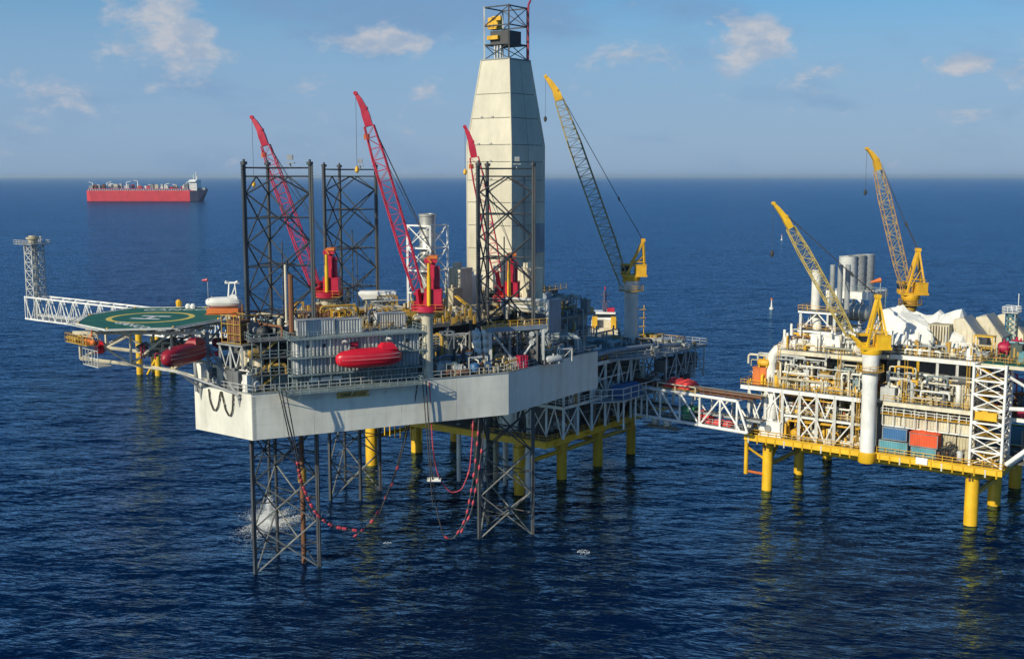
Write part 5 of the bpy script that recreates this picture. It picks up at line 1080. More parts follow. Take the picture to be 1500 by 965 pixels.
# ================================================================== link bridge
BA, BB = atz(940, 567, 20.3), atz(1086, 588.5, 20.3); LB = Fr(BA, BB - BA); BLN = (BB - BA).length
br = thing('link_bridge', LB(BLN / 2, 0, 14), 'white truss footbridge joining the two platforms', 'bridge')
nb = 5; stp = BLN / nb; zl, zh = 13.9, 20.3
for d in (0, 5):
    strut(br, 'bridge_chord', LB(0, d, zh), LB(BLN - 1, d, zh), .36, 'white_fresh', 10); strut(br, 'bridge_chord', LB(-2, d, zl), LB(BLN + 1.6, d, zl), .36, 'white_fresh', 10)
    for i in range(nb + 1): strut(br, 'bridge_vertical', LB(min(i * stp, BLN - 1), d, zl), LB(min(i * stp, BLN - 1), d, zh), .24, 'white_fresh', 8)
    for i in range(nb): a, b_ = (i * stp, (i + 1) * stp); strut(br, 'bridge_diagonal', LB(a, d, zh if i % 2 == 0 or i < 2 else zl), LB(b_, d, zl if i % 2 == 0 or i < 2 else zh), .22, 'white_fresh', 8)
    strut(br, 'bridge_diagonal', LB(BLN - 1, d, zh), LB(BLN + 1.6, d, zl), .26, 'white_fresh', 8)
for i in range(nb + 1): strut(br, 'bridge_tie', LB(i * stp, 0, zl), LB(i * stp, 5, zl), .2, 'white_fresh'); strut(br, 'bridge_tie', LB(min(i * stp, BLN - 1), 0, zh), LB(min(i * stp, BLN - 1), 5, zh), .18, 'white_fresh')
MB().fbox(LB, -2, BLN + 1.5, .5, 4.6, zl + .3, zl + .45).build('bridge_floor', 'dark_grey', br, smooth=False); MB().fbox(LB, -2, BLN + 2, 1, 5.6, zh + .42, zh + .6).build('upper_walkway', 'rust', br, smooth=False)
railing(br, [LB(0, .6, zl + .45), LB(BLN, .6, zl + .45)], 1.1, 'light_grey', 1.8, .05); railing(br, [LB(-1, 1.1, zh + .6), LB(BLN + 1, 1.1, zh + .6)], 1.1, 'dark_grey', 1.8, .05)
for i, d in enumerate((1.4, 2.3, 3.2)): MB().tube(LB(-4, d, zh + 1.1), LB(BLN + 4, d, zh + 1.1), .3, n=8).build('bridge_pipe', ('rust', 'dark_steel', 'sand')[i], br)
for i, d in enumerate((1.2, 2.2, 3.4)): MB().tube(LB(-4, d, zl + 2.4), LB(BLN + 4, d, zl + 2.4), .26, n=8).build('bridge_pipe', ('mid_grey', 'dark_grey', 'dark_steel')[i], br)
for q in (2.4, 5.6): p = LB(q, 2, zl - 1.1); vessel(br, p, Z, 2.0, .85, 'white_fresh', 'hanging_tank')
MB().fbox(LB, .5, 9, .2, 3.4, zl - 2.4, zl - 2.2).build('hanging_landing', 'mid_grey', br, smooth=False); railing(br, [LB(.5, .2, zl - 2.2), LB(9, .2, zl - 2.2)], 1.1, 'ochre', 1.5, .05)
MB().fbox(LB, 4.2, 14.5, -.3, 5.2, zh + .65, zh + .8).build('side_stage', 'ochre', br, smooth=False)
for a in (4.4, 9, 14.2): strut(br, 'stage_post', LB(a, -.2, zh - 1.0), LB(a, -.2, zh + 1.7), .12, 'cream', square=True)
strut(br, 'stage_rail', LB(4.4, -.2, zh + 1.7), LB(14.2, -.2, zh + 1.7), .1, 'cream', square=True)
def tarp(name, fr, s0, s1, d0, d1, z0, h, mat, label, seed, bumps=3, cat='tarpaulin', skirt=True, thing_parent=None, pname=None, res=22, crisp=False):
    """cloth draped over whatever is stowed below: a height field with folds and hanging edges"""
    rn = random.Random(seed); n = res; hp = [(rn.uniform(.15, .85), rn.uniform(.2, .8), rn.uniform(.4, 1), rn.uniform(.10, .28)) for _ in range(bumps)]
    def hh(u, v_):
        e = min(1, min(u, 1 - u) * 7) * min(1, min(v_, 1 - v_) * 6); q = .45
        for (a, b_, c_, r) in hp: q = max(q, c_ * math.exp(-(((u - a) / r) ** 2 + ((v_ - b_) / (r * 1.3)) ** 2) * .6))
        return h * e * q + h * .05 * math.sin(u * 31 + v_ * 9 + seed) * e + h * .05 * math.sin(u * 13 - v_ * 27) * e
    vs = [fr(s0 + (s1 - s0) * i / n, d0 + (d1 - d0) * j / n, z0 + .03 + hh(i / n, j / n) + rn.uniform(-.03, .03) * h * (2.6 if crisp else 1)) for j in range(n + 1) for i in range(n + 1)]
    fs = [(j * (n + 1) + i, j * (n + 1) + i + 1, (j + 1) * (n + 1) + i + 1, (j + 1) * (n + 1) + i) for j in range(n) for i in range(n)]
    low = [fr(s0, d0, z0), fr(s1, d0, z0), fr(s1, d1, z0), fr(s0, d1, z0)]; b = MB().add(vs, fs); b.add(low, [(3, 2, 1, 0)])
    if thing_parent is not None:
        o = b.build(pname, mat, thing_parent, smooth=not crisp); return o
    o = b.build(name, mat); o['label'] = label; o['category'] = cat; return o
tent = thing('red_tarpaulin', LB(8.8, 2.6, zh + .82), 'faded red tarpaulin tent on top of the link bridge', 'tarpaulin')
rn = random.Random(12); b = MB(); nx = 12
b.rings([[LB(5.2 + 7.2 * i / nx, q, zh + .82 + h * (1 + .12 * math.sin(i * 2.1 + q)) * (min(1, i / 1.5, (nx - i) / 1.5) if h else 1)) for q, h in ((.6, 0), (1.1, 1.3), (2.2, 1.75), (3.6, 1.7), (4.6, 1.2), (5.0, 0))] for i in range(nx + 1)]); b.build('tent_sheet', 'tarp_red', tent, smooth=False)
for a in (5.6, 8.8, 12): strut(tent, 'tent_pole', LB(a, 2.8, zh + .82), LB(a, 2.8, zh + 1.6), .06, 'light_grey')
container('cargo_box', LB, 10.2, 1.0, zl + .47, 3.0, 2.2, 2.9, 'container_green', 'green cargo box standing inside the link bridge', 'cargo box', frame='container_green')
tarp('red_tarpaulin', LB, 13.8, 17.4, .7, 3.6, zl + .47, 3.6, 'tarp_red', 'tall crumpled red tarpaulin in the bridge beside the green box', 6, 2)
tarp('red_tarpaulin', LB, 17.6, 22.4, .7, 3.4, zl + .47, 1.9, 'tarp_red', 'low red tarpaulin at the right end of the link bridge', 7, 3)

# ================================================================== right-hand production platform
ro = atz(1090, 635, 13); Q = Fr(ro, E1)
pp = thing('production_platform', (ro.x, ro.y, -4), 'large crowded cream and white platform on yellow legs at right', 'platform')
for s in (2.9, 45.3):
    for d in (5.9, 23, 40):
        r = 1.12 if s < 10 else 1.3
        MB().lathe(Q(s, d, -4), Z, [(0, r), (13.4, r), (13.5, r * 1.15), (14.0, r * 1.15), (14.1, r), (15.7, r)], 22).build('jacket_leg', 'leg_yellow', pp)
        b = MB().box(Q(s - .2, d - r - .1, 9.5), (.35, .3, 1.2), Q.ax()); b.build('leg_clamp', 'rust', pp, smooth=False)
    for d0, d1 in ((5.9, 23), (23, 40)):
        strut(pp, 'jacket_brace', Q(s, d0 + 1, 5.5), Q(s, d1 - 1, 5.5), .5, 'leg_yellow', 10); strut(pp, 'jacket_brace', Q(s, d0 + 1, 6.0), Q(s, d0 + 8, 11.6), .4, 'leg_yellow', 10); strut(pp, 'jacket_brace', Q(s, d1 - 1, 6.0), Q(s, d1 - 8, 11.6), .4, 'leg_yellow', 10)
for d in (23, 40): strut(pp, 'jacket_brace', Q(4, d, 5.5), Q(44.3, d, 5.5), .5, 'leg_yellow', 10)
for (a, z0, z1) in ((-2.2, 3.5, 12.8),): 
    strut(pp, 'boat_fender', Q(a + 1.2, 3.5, z0), Q(a + 1.2, 3.5, z1), .45, 'leg_yellow', 12); strut(pp, 'fender_brace', Q(a + 1.2, 3.5, z0 + .6), Q(2.0, 5.4, z0), .28, 'orange', 8); strut(pp, 'fender_brace', Q(a + 1.2, 3.5, 9.5), Q(2.0, 5.4, 7), .25, 'leg_yellow', 8); strut(pp, 'fender_brace', Q(a + 1.2, 3.5, 11), Q(2, 5.4, 11), .3, 'leg_yellow', 8)
for (a, b_, c_, d_) in ((0, 52, 0, .5), (0, 62, 23, 23.5), (0, 62, 44, 44.5), (0, .5, .6, 43.9), (51.5, 52, .6, 22.9), (61.5, 62, 23.6, 43.9)):
    g = MB().fbox(Q, a, b_, c_, d_, 11.7, 13.0); g.fbox(Q, a - .01, b_ + .01, c_ - .25, d_ + .25, 12.88, 13.05) if b_ - a > 1 else g.fbox(Q, a - .25, b_ + .25, c_, d_, 12.88, 13.05); g.build('deck_girder', 'leg_yellow', pp, smooth=False)
for i in range(26): strut(pp, 'girder_stub', Q(1 + i * 2, -.05, 11.2), Q(1 + i * 2, -.05, 12.7), .11, 'leg_yellow' if i % 4 else 'white_paint', square=True)
MB().fbox(Q, .6, 51.4, .6, 43.8, 12.6, 12.8).build('cellar_deck', 'deck_grey', pp, smooth=False); MB().fbox(Q, 51.6, 64, 8, 43.8, 12.6, 12.8).build('cellar_deck', 'deck_grey', pp, smooth=False)
railing(pp, [Q(0, 20, 13.05), Q(0, 0, 13.05), Q(25, 0, 13.05)], 1.1, 'yellow', 1.8, .06); railing(pp, [Q(28.4, 0, 13.05), Q(52, 0, 13.05), Q(52, 20, 13.05)], 1.1, 'yellow', 1.8, .06)
# storeys
ZM, ZU = 23.4, 31.4
for (a, b_, c_, d_, z, gm, rl) in ((-1.5, 24.5, 0.8, 30, ZM, 'white_fresh', 'yellow'), (29, 46, .8, 30, ZM, 'cream', 'yellow'), (24.6, 28.9, 3, 30, ZM, 'cream', 'yellow'), (6, 24, 2.5, 30, ZU, 'cream', 'yellow'), (28.8, 46, 4.5, 32, ZU + .8, 'white_paint', 'cream'), (24.2, 28.6, 8, 30, ZU, 'cream', None)):
    deck_level(pp, Q, a, b_, c_, d_, z, 'deck_grey', gm, .75, rl)
deck_level(pp, Q, 8, 24.5, 1.2, 24, 18.2, 'deck_grey', 'white_paint', .4, 'yellow'); deck_level(pp, Q, 47, 66, 1, 34, ZU + 1.2, 'heli_green', 'cream', .6, 'ochre'); deck_level(pp, Q, 47, 66, 6, 34, 22, 'deck_grey', 'white_paint', .6, None)
for i in range(13):
    s = .4 + i * 3.75
    if 24 < s < 29: continue
    for d in ((1.0 if s < 28 else 4.2), 10, 20, 29): strut(pp, 'column', Q(s, d, 13), Q(s, d, ZM), .25, 'white_paint' if s < 26 else 'cream', square=True)
    if s > 6 and s < 46:
        for d in (4.9, 14, 22, 29): strut(pp, 'column', Q(s, d, ZM), Q(s, d, ZU), .2, 'white_paint' if i % 3 else 'yellow', square=True)
for i, k in enumerate(('x', 'k', '', 'x', 'v', '/')):
    s = .4 + i * 3.75
    if k: lattice_bay(pp, Q(s, 1.0), Q(s + 3.75, 1.0), 13.1, 18 if i > 1 else 22.5, .15, 'white_fresh', k)
    if i in (1, 2, 3, 4): lattice_bay(pp, Q(s, 1.0), Q(s + 3.75, 1.0), 18.3, 22.6, .14, 'white_fresh', 'x' if i % 2 else 'v')
for i in range(6): lattice_bay(pp, Q(.4, 1 + i * 4.8), Q(.4, 5.8 + i * 4.8), 13.1, 22.5, .16, 'white_fresh', ('x', 'k', '/')[i % 3]); lattice_bay(pp, Q(6.2, 4 + i * 4.2), Q(6.2, 8.2 + i * 4.2), ZM, ZU - .8, .14, 'white_paint', ('/', 'k', 'x')[i % 3])
PALR = ['white_paint', 'cream', 'cream', 'white_paint', 'yellow', 'light_grey', 'sand', 'ochre', 'teal_grey', 'orange', 'cream', 'leg_yellow']
PALD = ['teal_grey', 'dark_grey', 'mid_grey', 'cream', 'dark_steel', 'light_grey', 'white_paint']
clutter(pp, Q, 1, 24, 1.5, 12, 13.05, 46, 71, PALR, 4.0, .45, (.12, .34)); clutter(pp, Q, 8.5, 24, 1.6, 12, 18.2, 26, 72, PALR, 3.4, .45)
clutter(pp, Q, -1, 24, 1.4, 12, ZM, 84, 73, PALR, 5.6, .48, (.12, .42)); clutter(pp, Q, 29, 46, 1.4, 10, ZM, 60, 74, PALD + ['yellow', 'cream'], 5.0, .45, (.12, .36))
clutter(pp, Q, 6.5, 24, 3, 22, ZU, 80, 75, PALR, 3.6, .5, (.12, .4)); clutter(pp, Q, 24, 29, 4, 16, ZM, 18, 76, PALR, 5, .5); clutter(pp, Q, 29.5, 45, 5, 12, ZU + .8, 26, 77, ['cream', 'white_paint', 'ochre', 'sand', 'mid_grey', 'white_fresh'], 2.6, .5)
clutter(pp, Q, 48, 62, 4, 22, ZU + 1.2, 26, 78, ['deck_green', 'dark_grey', 'ochre', 'dark_steel', 'container_teal', 'rust'], 2.4, .4); clutter(pp, Q, 47, 62, 6, 14, 22, 30, 79, ['dark_grey', 'rust', 'dark_steel', 'magenta_red', 'mid_grey'], 7, .4); clutter(pp, Q, 52, 62, 9, 20, 13, 18, 80, ['dark_grey', 'dark_steel', 'mid_grey'], 6, .4)
for (a, b_, c_, d_, z, n, sd_, m_, hm) in ((0, 24, 1, 8, 13.05, 220, 81, 'yellow', 2), (8, 24, 1.2, 8, 18.2, 140, 82, 'cream', 2), (-1, 24, 1, 10, ZM, 320, 83, 'cream', 3), (-1, 24, 1, 8, ZM, 200, 84, 'yellow', 1.2), (29, 46, 1, 8, ZM, 240, 85, 'sand', 2.4), (6, 24, 3, 14, ZU, 300, 86, 'white_paint', 2.6), (29, 46, 5, 10, ZU + .8, 160, 87, 'ochre', 1.5), (48, 62, 2, 16, ZU + 1.2, 180, 88, 'ochre', 1.6), (28, 46, .7, 4, 13.05, 140, 89, 'rust', 1.2), (0, 24, 4, 10, ZM, 160, 90, 'dark_grey', 4)):
    fittings(pp, Q, a, b_, c_, d_, z, n, sd_, m_, hm)
# long pipe runs, cable trays, ladders and lamp posts along the front
rn = random.Random(44)
for i in range(46):
    a = rn.uniform(-1, 20); b_ = a + rn.uniform(4, 12); b_ = min(b_, 24.2); z = rn.choice([13.6, 14.4, 16.8, 17.4, 19.0, 20.4, 21.6, 22.3, 24.2, 26.5, 28.2, 29.6, 30.2, 32.6, 34]) + rn.uniform(-.2, .2); d = rn.uniform(1.1, 4) + (2.5 if z > 30.6 else 0)
    if b_ - a < 2 or (z > 30.6 and a < 6): continue
    dn = rn.uniform(.6, 2.2); pipe(pp, [Q(a, d, z - dn), Q(a, d, z), Q(b_, d, z), Q(b_, d, z + rn.choice((-1, 1)) * rn.uniform(.5, 1.6))], rn.uniform(.09, .24), rn.choice(['white_paint', 'cream', 'cream', 'sand', 'light_grey', 'yellow', 'rust']), 'pipe_run')
for i in range(30):
    a = rn.uniform(29, 40); b_ = min(45.8, a + rn.uniform(3, 8)); z = rn.choice([21.4, 22.2, 24.4, 26, 27.4, 28.8, 30, 33, 34]) + rn.uniform(-.2, .2); d = rn.uniform(1.6, 4) + (4 if z > 31 else 0)
    pipe(pp, [Q(a, d, z - rn.uniform(.6, 1.6)), Q(a, d, z), Q(b_, d, z), Q(b_, d, z - rn.uniform(.5, 1.6))], rn.uniform(.09, .26), rn.choice(['teal_grey', 'cream', 'light_grey', 'mid_grey', 'white_paint', 'yellow']), 'pipe_run')
for i in range(18):
    s = rn.uniform(0, 46); z = rn.choice([ZM, ZU, ZU]); 
    if z > 30 and (s < 7 or 24 < s < 30): continue
    p = Q(s, 1.0 if z < 30 else 5.2, z + (.8 if s > 28 and z > 30 else 0)); b = MB().beam(p, p + Z * 3.2, .09); b.beam(p + Z * 3.2, p + Z * 3.3 + Q.ey * -.7, .08); b.box(p + Z * 3.25 - Q.ey * .8, (.3, .5, .12), Q.ax()); b.build('lamp_post', 'white_paint', pp, smooth=False)
for (s, d, z0, z1) in ((7.4, .9, 13, 23), (23.8, .7, 13, 23.4), (6.0, 2.2, 23.4, 31.4), (19, 2.2, 23.4, 31.4), (33, .6, 23.4, 31), (44.6, .6, 23.4, 32)):
    b = MB()
    for q in (0, .55): b.beam(Q(s + q, d, z0), Q(s + q, d, z1 + 1), .07)
    for k in range(int((z1 - z0) / .35)): b.beam(Q(s, d, z0 + k * .35), Q(s + .55, d, z0 + k * .35), .05)
    b.build('ladder', 'yellow', pp, smooth=False)
# dark interiors behind the first row of gear
for (a, b_, c_, d_, z0, z1) in ((4, 24, 12.5, 28, 13.1, 22.4), (26, 46, 6, 28, 13.1, 22.4), (2, 24, 13, 28, ZM + .1, ZU - .95), (26, 46, 11, 30, ZM + .1, ZU - .1)): MB().fbox(Q, a, b_, c_, d_, z0, z1).build('process_module', 'mid_grey' if a < 20 else 'dark_grey', pp, smooth=False)
# ribbed wall above the cargo boxes
for i in range(5): corrugated(pp, Q(28.6 + i * 3.5 + .08, 3.6), Q(28.6 + (i + 1) * 3.5 - .08, 3.6), 13.1, 18.0, 'sand', .5, .16, 'ribbed_wall'); corrugated(pp, Q(28.6 + i * 3.5 + .08, 2.6), Q(28.6 + (i + 1) * 3.5 - .08, 2.6), 18.4, 20.6, 'cream', .5, .12, 'ribbed_wall')
MB().fbox(Q, 28.4, 46.2, 2.3, 5.4, 18.05, 18.35).build('wall_walkway', 'white_paint', pp, smooth=False); railing(pp, [Q(28.4, 1.6, 20.7), Q(46.2, 1.6, 20.7)], 1.1, 'white_paint', 1.5, .06); MB().fbox(Q, 28.4, 46.2, 1.4, 5, 20.62, 20.7).build('wall_walkway', 'yellow', pp, smooth=False)
for i in range(9): strut(pp, 'wall_post', Q(28.7 + i * 2.1, 1.7, 18.4), Q(28.7 + i * 2.1, 1.7, ZM - .9), .1, 'white_paint')
# gear that shows singly: ringed white box, orange skid, ducts
eqbox(pp, Q, 5.6, 1.6, 13.1, 5.0, 2.6, 3.2, 'white_fresh', 'ringed_box'); MB().lathe(Q(5.2, .25, 14.8), -Q.ey, [(0, .75), (.12, .75), (.121, .5), (.02, .5)], 16).build('inspection_ring', 'mid_grey', pp)
vessel(pp, Q(5.2, 2.2, 19.2), Z, 6.0, 1.15, 'white_paint', 'filter_column'); vessel(pp, Q(8.6, 2.4, 18.0), Z, 3.6, .7, 'white_paint', 'filter_column')
ob = Q.inv(aty(1120, 548, 240)); eqbox(pp, Q, 2.2, 3.0, ZM, 3.2, 2.4, 3.8, 'orange', 'orange_skid'); vessel(pp, Q(3.0, 2.4, ZM + 4.8), Q.ex, 3.0, .8, 'yellow', 'orange_drum')
pipe(pp, [Q(4.4, 3, ZM), Q(4.4, 3, ZM + 7.6), Q(11.5, 6.5, ZM + 9.8)], 1.05, 'white_paint', 'bent_duct', 2.6, 14); eqbox(pp, Q, 15.5, 6.2, ZU, 7, 4.2, 3.4, 'white_fresh', 'pump_house'); eqbox(pp, Q, 21.2, 7.5, ZU, 4.4, 4.5, 4.4, 'white_fresh', 'pump_house'); pipe(pp, [Q(12.0, 8, ZU), Q(12.2, 8, ZU + 4.5), Q(11.0, 9.5, ZU + 7.5), Q(11.0, 9.5, aty(1192, 395, 243).z)], .95, 'white_paint', 'bent_duct', 2.0, 14)
for i in range(3): MB().tube(Q(13.5 + i * 1.3, 12 + i * .9, ZU), Q(13.5 + i * 1.3, 12 + i * .9, aty(1205, 386, 246).z), .55, n=12).build('flue_pipe', 'mid_grey', pp)
# stack frame
for s in (9.2, 16.5):
    for d in (6.0, 12): strut(pp, 'stack_post', Q(s, d, ZU), Q(s, d, ZU + 8.0), .22, 'white_fresh', square=True)
for z in (ZU + 4, ZU + 8):
    deck_level(pp, Q, 8.8, 17, 5.6, 12.4, z, 'deck_grey', 'white_fresh', .3, 'yellow', sides='nw')
lattice_bay(pp, Q(9.2, 6), Q(16.5, 6), ZU, ZU + 3.6, .14, 'white_fresh', 'x'); lattice_bay(pp, Q(9.2, 6), Q(16.5, 6), ZU + 4, ZU + 7.6, .14, 'white_fresh', 'k'); lattice_bay(pp, Q(9.2, 6), Q(9.2, 12), ZU, ZU + 7.6, .14, 'white_fresh', 'x')
# three silencer stacks on their white frame
sp0 = aty(1247, 425, 258); zt_ = aty(1247, 375, 258).z; SS = Fr(sp0, E1)
for i in range(3):
    c = SS(-.6 + i * 1.1, i * 2.5 - 1); b = MB(); n_ = 6; hh = zt_ - sp0.z + i * .1
    prof = []
    for k in range(n_): prof += [(hh * k / n_, 1.95), (hh * (k + .94) / n_, 1.95), (hh * (k + .95) / n_, 2.02), (hh * (k + .999) / n_, 2.02)]
    prof += [(hh, 1.6), (hh - .5, 1.5)]
    b.lathe((c.x, c.y, sp0.z), Z, prof, 22); b.build('silencer_stack', 'light_grey' if i == 0 else 'mid_grey', pp)
MB().fbox(SS, -4.5, 6, -3.5, 6.5, sp0.z - 1.6, sp0.z - .02).build('stack_base', 'white_paint', pp, smooth=False)
for s in (-4, 0, 5.5):
    for d in (-3, 6): strut(pp, 'stack_leg', SS(s, d, ZU), SS(s, d, sp0.z - 1.6), .25, 'white_fresh', square=True)
strut(pp, 'stack_brace', SS(2, -3.6, sp0.z - .6), SS(10, -3.6, sp0.z - 8), .28, 'white_fresh'); strut(pp, 'stack_brace', SS(5.5, -3.2, sp0.z - .6), SS(5.5, 5, ZU), .2, 'white_fresh')
dp = aty(1250, 457, 250); vessel(pp, dp, Q.ex, 7.5, 1.9, 'silver', 'drum_boiler', 18)
clutter(pp, SS, -4, 9, -3.2, 5, ZU, 18, 91, ['cream', 'mid_grey', 'white_paint', 'teal_grey', 'sand'], 3.4, .5)
for i in range(4): strut(pp, 'mesh_post', SS(4 + i * 1.6, -3, sp0.z - 5), SS(4 + i * 1.6, -3, sp0.z + .6), .09, 'teal_grey'); 
railing(pp, [SS(1.5, -3.4, sp0.z), SS(9, -3.4, sp0.z)], 1.2, 'teal_grey', 1.2, .07)
ws = aty(1290, 410, 252); strut(pp, 'wind_mast', ws - Z * 9, ws, .07, 'light_grey'); MB().lathe(ws, Vector((-1, 0, -.25)), [(0, .55), (2.2, .2)], 8).build('wind_sock', 'orange', pp)
# white sheeting over the turbine hall
tarp('', Q, 19.5, 41, 12.5, 28, ZU + 1.9, 7.4, 'tarp_white', '', 14, 9, thing_parent=pp, pname='white_sheeting', res=15, crisp=True)
tarp('', Q, 25, 36, 9.4, 13.4, ZU + 1.9, 4.2, 'tarp_white', '', 15, 5, thing_parent=pp, pname='white_sheeting', res=11, crisp=True)
for i in range(6): strut(pp, 'sheeting_post', Q(25 + i * 2.6, 9.0, ZU + .8), Q(25 + i * 2.6, 9.0, ZU + 4.8), .13, 'white_paint', square=True)
# cream gabled modules, one behind the other
for i in range(3):
    s, d, z0 = 37.5 + i * 2.6, 15.5 + i * 6.5, ZU + .82; w_, l_, h_, rh = 5.2, 5.6, 4.6, 2.2
    m_ = MB(); m_.rings([[Q(s + a * w_, dd, z0 + z) for a, z in ((0, 0), (1, 0), (1, h_ * .55), (.38, h_ + rh), (0, h_ + rh * .8))] for dd in (d, d + l_)]); o = m_.build('gabled_module', 'cream', pp, smooth=False)
    MB().rings([[Q(s + a * (w_ + .2), dd, z0 + z) for a, z in ((.37, h_ + rh + .03), (1.02, h_ * .55 - .02), (1.02, h_ * .55 + .16), (.37, h_ + rh + .2))] for dd in (d - .2, d + l_ + .2)]).build('shade_painted_slope', 'mid_grey', o, smooth=False)  # grey colour paints in the shade on the slope turned from the sun
    for k in range(4): MB().fbox(Q, s + .5 + k * 1.1, s + .58 + k * 1.1, d - .06, d - .001, z0 + .3, z0 + h_).build('cladding_rib', 'sand', o, smooth=False)
for k in range(7): MB().fbox(Q, 33.6 + k * .55, 33.85 + k * .55, 12.6, 13.2, ZU + .82, ZU + 6).build('louvre_post', 'cream', pp, smooth=False)
MB().fbox(Q, 33.4, 37.4, 13.2, 17, ZU + .82, ZU + 6.2).build('louvre_house', 'sand', pp, smooth=False)
yb_ = MB()
for q in (0, 3.4):
    for e in (0, 2.4): yb_.beam(Q(42.6 + q, 12 + e, ZU + .8), Q(42.6 + q, 12 + e, ZU + 4.6), .16)
for z in (ZU + 2.4, ZU + 4.6):
    for e in (0, 2.4): yb_.beam(Q(42.6, 12 + e, z), Q(46, 12 + e, z), .14)
yb_.fbox(Q, 42.4, 46.2, 11.8, 14.6, ZU + 4.6, ZU + 4.75); yb_.build('yellow_frame', 'leg_yellow', pp, smooth=False)
vessel(pp, Q(47.5, 15, ZU + 2.4), Q.ex, 2.6, 1.1, 'magenta_red', 'red_drum'); vessel(pp, Q(49.0, 18.5, ZU + 2.6), Q.ex, 3, 1.1, 'magenta_red', 'red_drum')
eqbox(pp, Q, 51.5, 8.5, ZU + 1.2, 2.2, 2, 3.0, 'deck_green', 'deck_cabinet'); eqbox(pp, Q, 53.2, 6.6, ZU + 1.2, 2.0, 1.6, 1.8, 'container_teal', 'deck_cabinet')
# lattice stair tower at the near right corner
TS0, TS1, TD0, TD1 = 45.9, 51.6, .5, 5.4; cs = [Q(TS0, TD0), Q(TS1, TD0), Q(TS1, TD1), Q(TS0, TD1)]
for c_ in cs: strut(pp, 'stair_tower_post', Vector((*c_.xy, 13)), Vector((*c_.xy, ZU + 1.2)), .27, 'white_fresh', 10)
for k in range(7):
    z0 = 13.2 + (ZU - 12.6) * k / 7; z1 = 13.2 + (ZU - 12.6) * (k + 1) / 7
    for i in range(4):
        strut(pp, 'stair_tower_beam', Vector((*cs[i].xy, z1)), Vector((*cs[(i + 1) % 4].xy, z1)), .16, 'white_fresh', square=True); lattice_bay(pp, cs[i], cs[(i + 1) % 4], z0, z1, .12, 'white_fresh', 'x', 'stair_tower_brace')
    a, b_ = (TS0 + .6, TS1 - .6) if k % 2 else (TS1 - .6, TS0 + .6); MB().beam(Q(a, 1.4, z0), Q(b_, 1.4, z1), 1.1, .2).build('stair_flight', 'ochre' if k % 2 else 'yellow', pp, smooth=False); MB().fbox(Q, TS0 + .3, TS1 - .3, 2.4, 5.2, z1 - .1, z1).build('stair_landing', 'ochre' if k % 3 else 'sand', pp, smooth=False)
eqbox(pp, Q, 48.6, .4, 22.0, 4.2, 1.2, 1.5, 'leg_yellow', 'yellow_cabinet'); clutter(pp, Q, 46.4, 51, 1.4, 5, 13.2, 10, 92, PALR, 2, .4)
strut(pp, 'boom_brace', Q(52.2, 1.5, 13.8), Q(64, 3, 25), .45, 'white_fresh', 12); strut(pp, 'boom_brace', Q(52.4, 3, 13.4), Q(64, 4.5, 24), .4, 'white_fresh', 12); strut(pp, 'boom_brace', Q(51.6, 2, ZU - 1), Q(60, 4, 25.4), .3, 'white_fresh', 10); strut(pp, 'boom_brace', Q(51.8, 2.5, 24.2), Q(66, 2.5, 25.2), .42, 'white_fresh', 12)
# radio mast
rm = aty(1479, 512, 236); RM = Fr(rm, E1); zt_ = aty(1479, 458, 236).z
for a in (-.9, .9):
    for c_ in (-.9, .9): strut(pp, 'mast_post', RM(a, c_, ZU + 1.2), RM(a, c_, zt_), .13, 'container_blue' if a < 0 else 'light_grey')
for k in range(6):
    z0 = ZU + 1.2 + (zt_ - ZU - 1.2) * k / 6; z1 = ZU + 1.2 + (zt_ - ZU - 1.2) * (k + 1) / 6
    for (a, b_) in (((-.9, -.9), (.9, -.9)), ((.9, -.9), (.9, .9)), ((-.9, .9), (-.9, -.9))): lattice_bay(pp, RM(*a), RM(*b_), z0, z1, .08, 'container_teal', 'x', 'mast_brace')
MB().fbox(RM, -1.5, 1.5, -1.5, 1.5, zt_, zt_ + .2).build('mast_platform', 'light_grey', pp, smooth=False); railing(pp, [RM(-1.5, -1.5, zt_ + .2), RM(1.5, -1.5, zt_ + .2), RM(1.5, 1.5, zt_ + .2), RM(-1.5, 1.5, zt_ + .2)], 1.1, 'white_fresh', 1, .06, True); strut(pp, 'antenna', RM(1.2, 0, zt_ + .2), RM(1.2, 0, zt_ + 4), .07, 'white_fresh')
vessel(pp, RM(3.0, 1.5, ZU + 5.4), Z, 8.5, .75, 'yellow', 'yellow_column')
# cranes of the right platform
pb_ = Q(26.7, -.6); pbz = 11.2
yellow_crane('platform_crane', (pb_.x, pb_.y), pbz, 32.6, 1.42, (1246, 491), (1149, 318), (1286, 434), pb_.y, 'yellow crane on the thick white post at the front of the right platform', 'white_fresh', 'boom_yellow', 'boom_yellow', body='leg_yellow', w=2.0, goose_px=(1133, 298))
MB().lathe((pb_.x, pb_.y, 10.9), Z, [(0, 1.55), (.2, 1.7), (2.0, 1.7), (2.2, 1.46)], 20).build('crane_socket', 'leg_yellow', pp)
rc_ = aty(1333, 447, 262); yellow_crane('platform_crane', (rc_.x, rc_.y), ZU, aty(1333, 438, 262).z, 1.4, (1328, 428), (1283, 234), (1345, 366), rc_.y, 'rusty yellow crane rising behind the white sheeting at far right', 'ochre', 'boom_rust', 'boom_yellow', w=2.3, goose_px=(1270, 218))
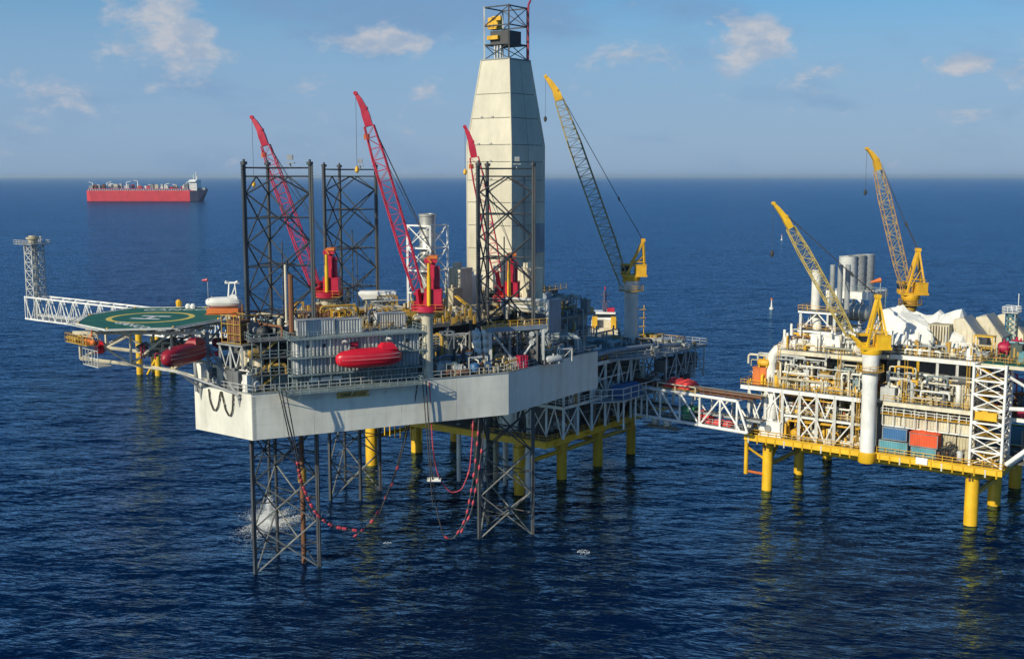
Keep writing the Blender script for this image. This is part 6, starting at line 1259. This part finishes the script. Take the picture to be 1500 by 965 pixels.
# cargo boxes along the front edge
container('cargo_container', Q, 29.2, .9, 15.75, 4.6, 2.3, 2.4, 'container_blue', 'blue container stacked on a pale teal one at the platform front', group='containers on the right platform')
container('cargo_container', Q, 28.6, .9, 13.1, 5.4, 2.3, 2.4, 'container_teal', 'pale teal container under the blue one at the platform front', group='containers on the right platform')
container('cargo_container', Q, 34.9, .9, 13.1, 4.6, 2.3, 1.9, 'container_teal', 'low teal container beneath the orange tarpaulin', group='containers on the right platform')
container('cargo_container', Q, 34.5, 1.0, 15.1, 5.2, 2.2, 2.6, 'orange_red', 'orange-red covered container on top of the low teal one', group='containers on the right platform')
tarp('orange_tarpaulin', Q, 34.2, 39.9, .75, 3.4, 17.72, .7, 'orange_red', 'creased orange sheet over the top of the orange-red container', 16, 3)
nb_ = thing('cargo_net', Q(42, 2, 13.1), 'heap of dark netting and hoses right of the orange container', 'netting'); b = MB(); rn = random.Random(8)
for i in range(40):
    c = Q(40.4 + rn.random() * 3.6, 1.2 + rn.random() * 1.6, 13.1); r = rn.uniform(.4, .9); zc_ = rn.uniform(.3, 3.6) * (1 - abs(c.dot(Q.ex) - Q(42, 0).dot(Q.ex)) / 4); b.path([c + Q.ex * (math.cos(k * .7) * r) + Q.ey * (math.sin(k * .7) * r * .5) + Z * (zc_ + .3 * math.sin(k * 1.3 + i)) for k in range(10)], .08, 5)
b.build('net_coils', 'dark_steel', nb_)
wt = Q.inv(atz(1388, 672, 13)); vessel(pp, Q(43.9, 1.3, 14.3), Z, 2.2, .6, 'light_grey', 'chemical_tank'); vessel(pp, Q(45.2, 1.6, 14.4), Z, 2.4, .5, 'sand', 'chemical_tank'); MB().fbox(Q, 36.2, 38.4, -.32, -.27, 12.0, 13.3).build('notice_board', 'white_fresh', pp, smooth=False)
# marker buoys far out between the platforms
for px, py in ((1130, 453), (1145, 352)):
    p = atz(px, py, 0); bu = thing('marker_buoy', (p.x, p.y, 0), 'tiny pale marker buoy on open water ' + ('left of the right platform' if py > 400 else 'below the yellow boom tip'), 'buoy'); MB().lathe((p.x, p.y, -.8), Z, [(0, .4), (.3, 1.1), (1.6, 1.1), (2.0, .5), (5, .25), (5.6, .25)], 10).build('float', 'white_paint', bu); MB().lathe((p.x, p.y, 4.8), Z, [(0, .1), (.1, .6), (.9, .6), (1.0, .1)], 8).build('lantern', 'orange', bu)

# ================================================================== sea haze
hz = bpy.data.materials.new('haze_air'); hz.use_nodes = True; t_ = hz.node_tree; t_.nodes.remove(t_.nodes['Principled BSDF'])
pv = t_.nodes.new('ShaderNodeVolumePrincipled'); pv.inputs['Color'].default_value = (.70, .87, 1, 1); pv.inputs['Density'].default_value = 2.9e-5; pv.inputs['Anisotropy'].default_value = .2
t_.links.new(pv.outputs[0], t_.nodes['Material Output'].inputs['Volume']); MATS['haze_air'] = hz
hb = MB().box((0, 33500, 54), (142000, 75000, 124)).build('haze', 'haze_air', smooth=False); hb['kind'] = 'stuff'
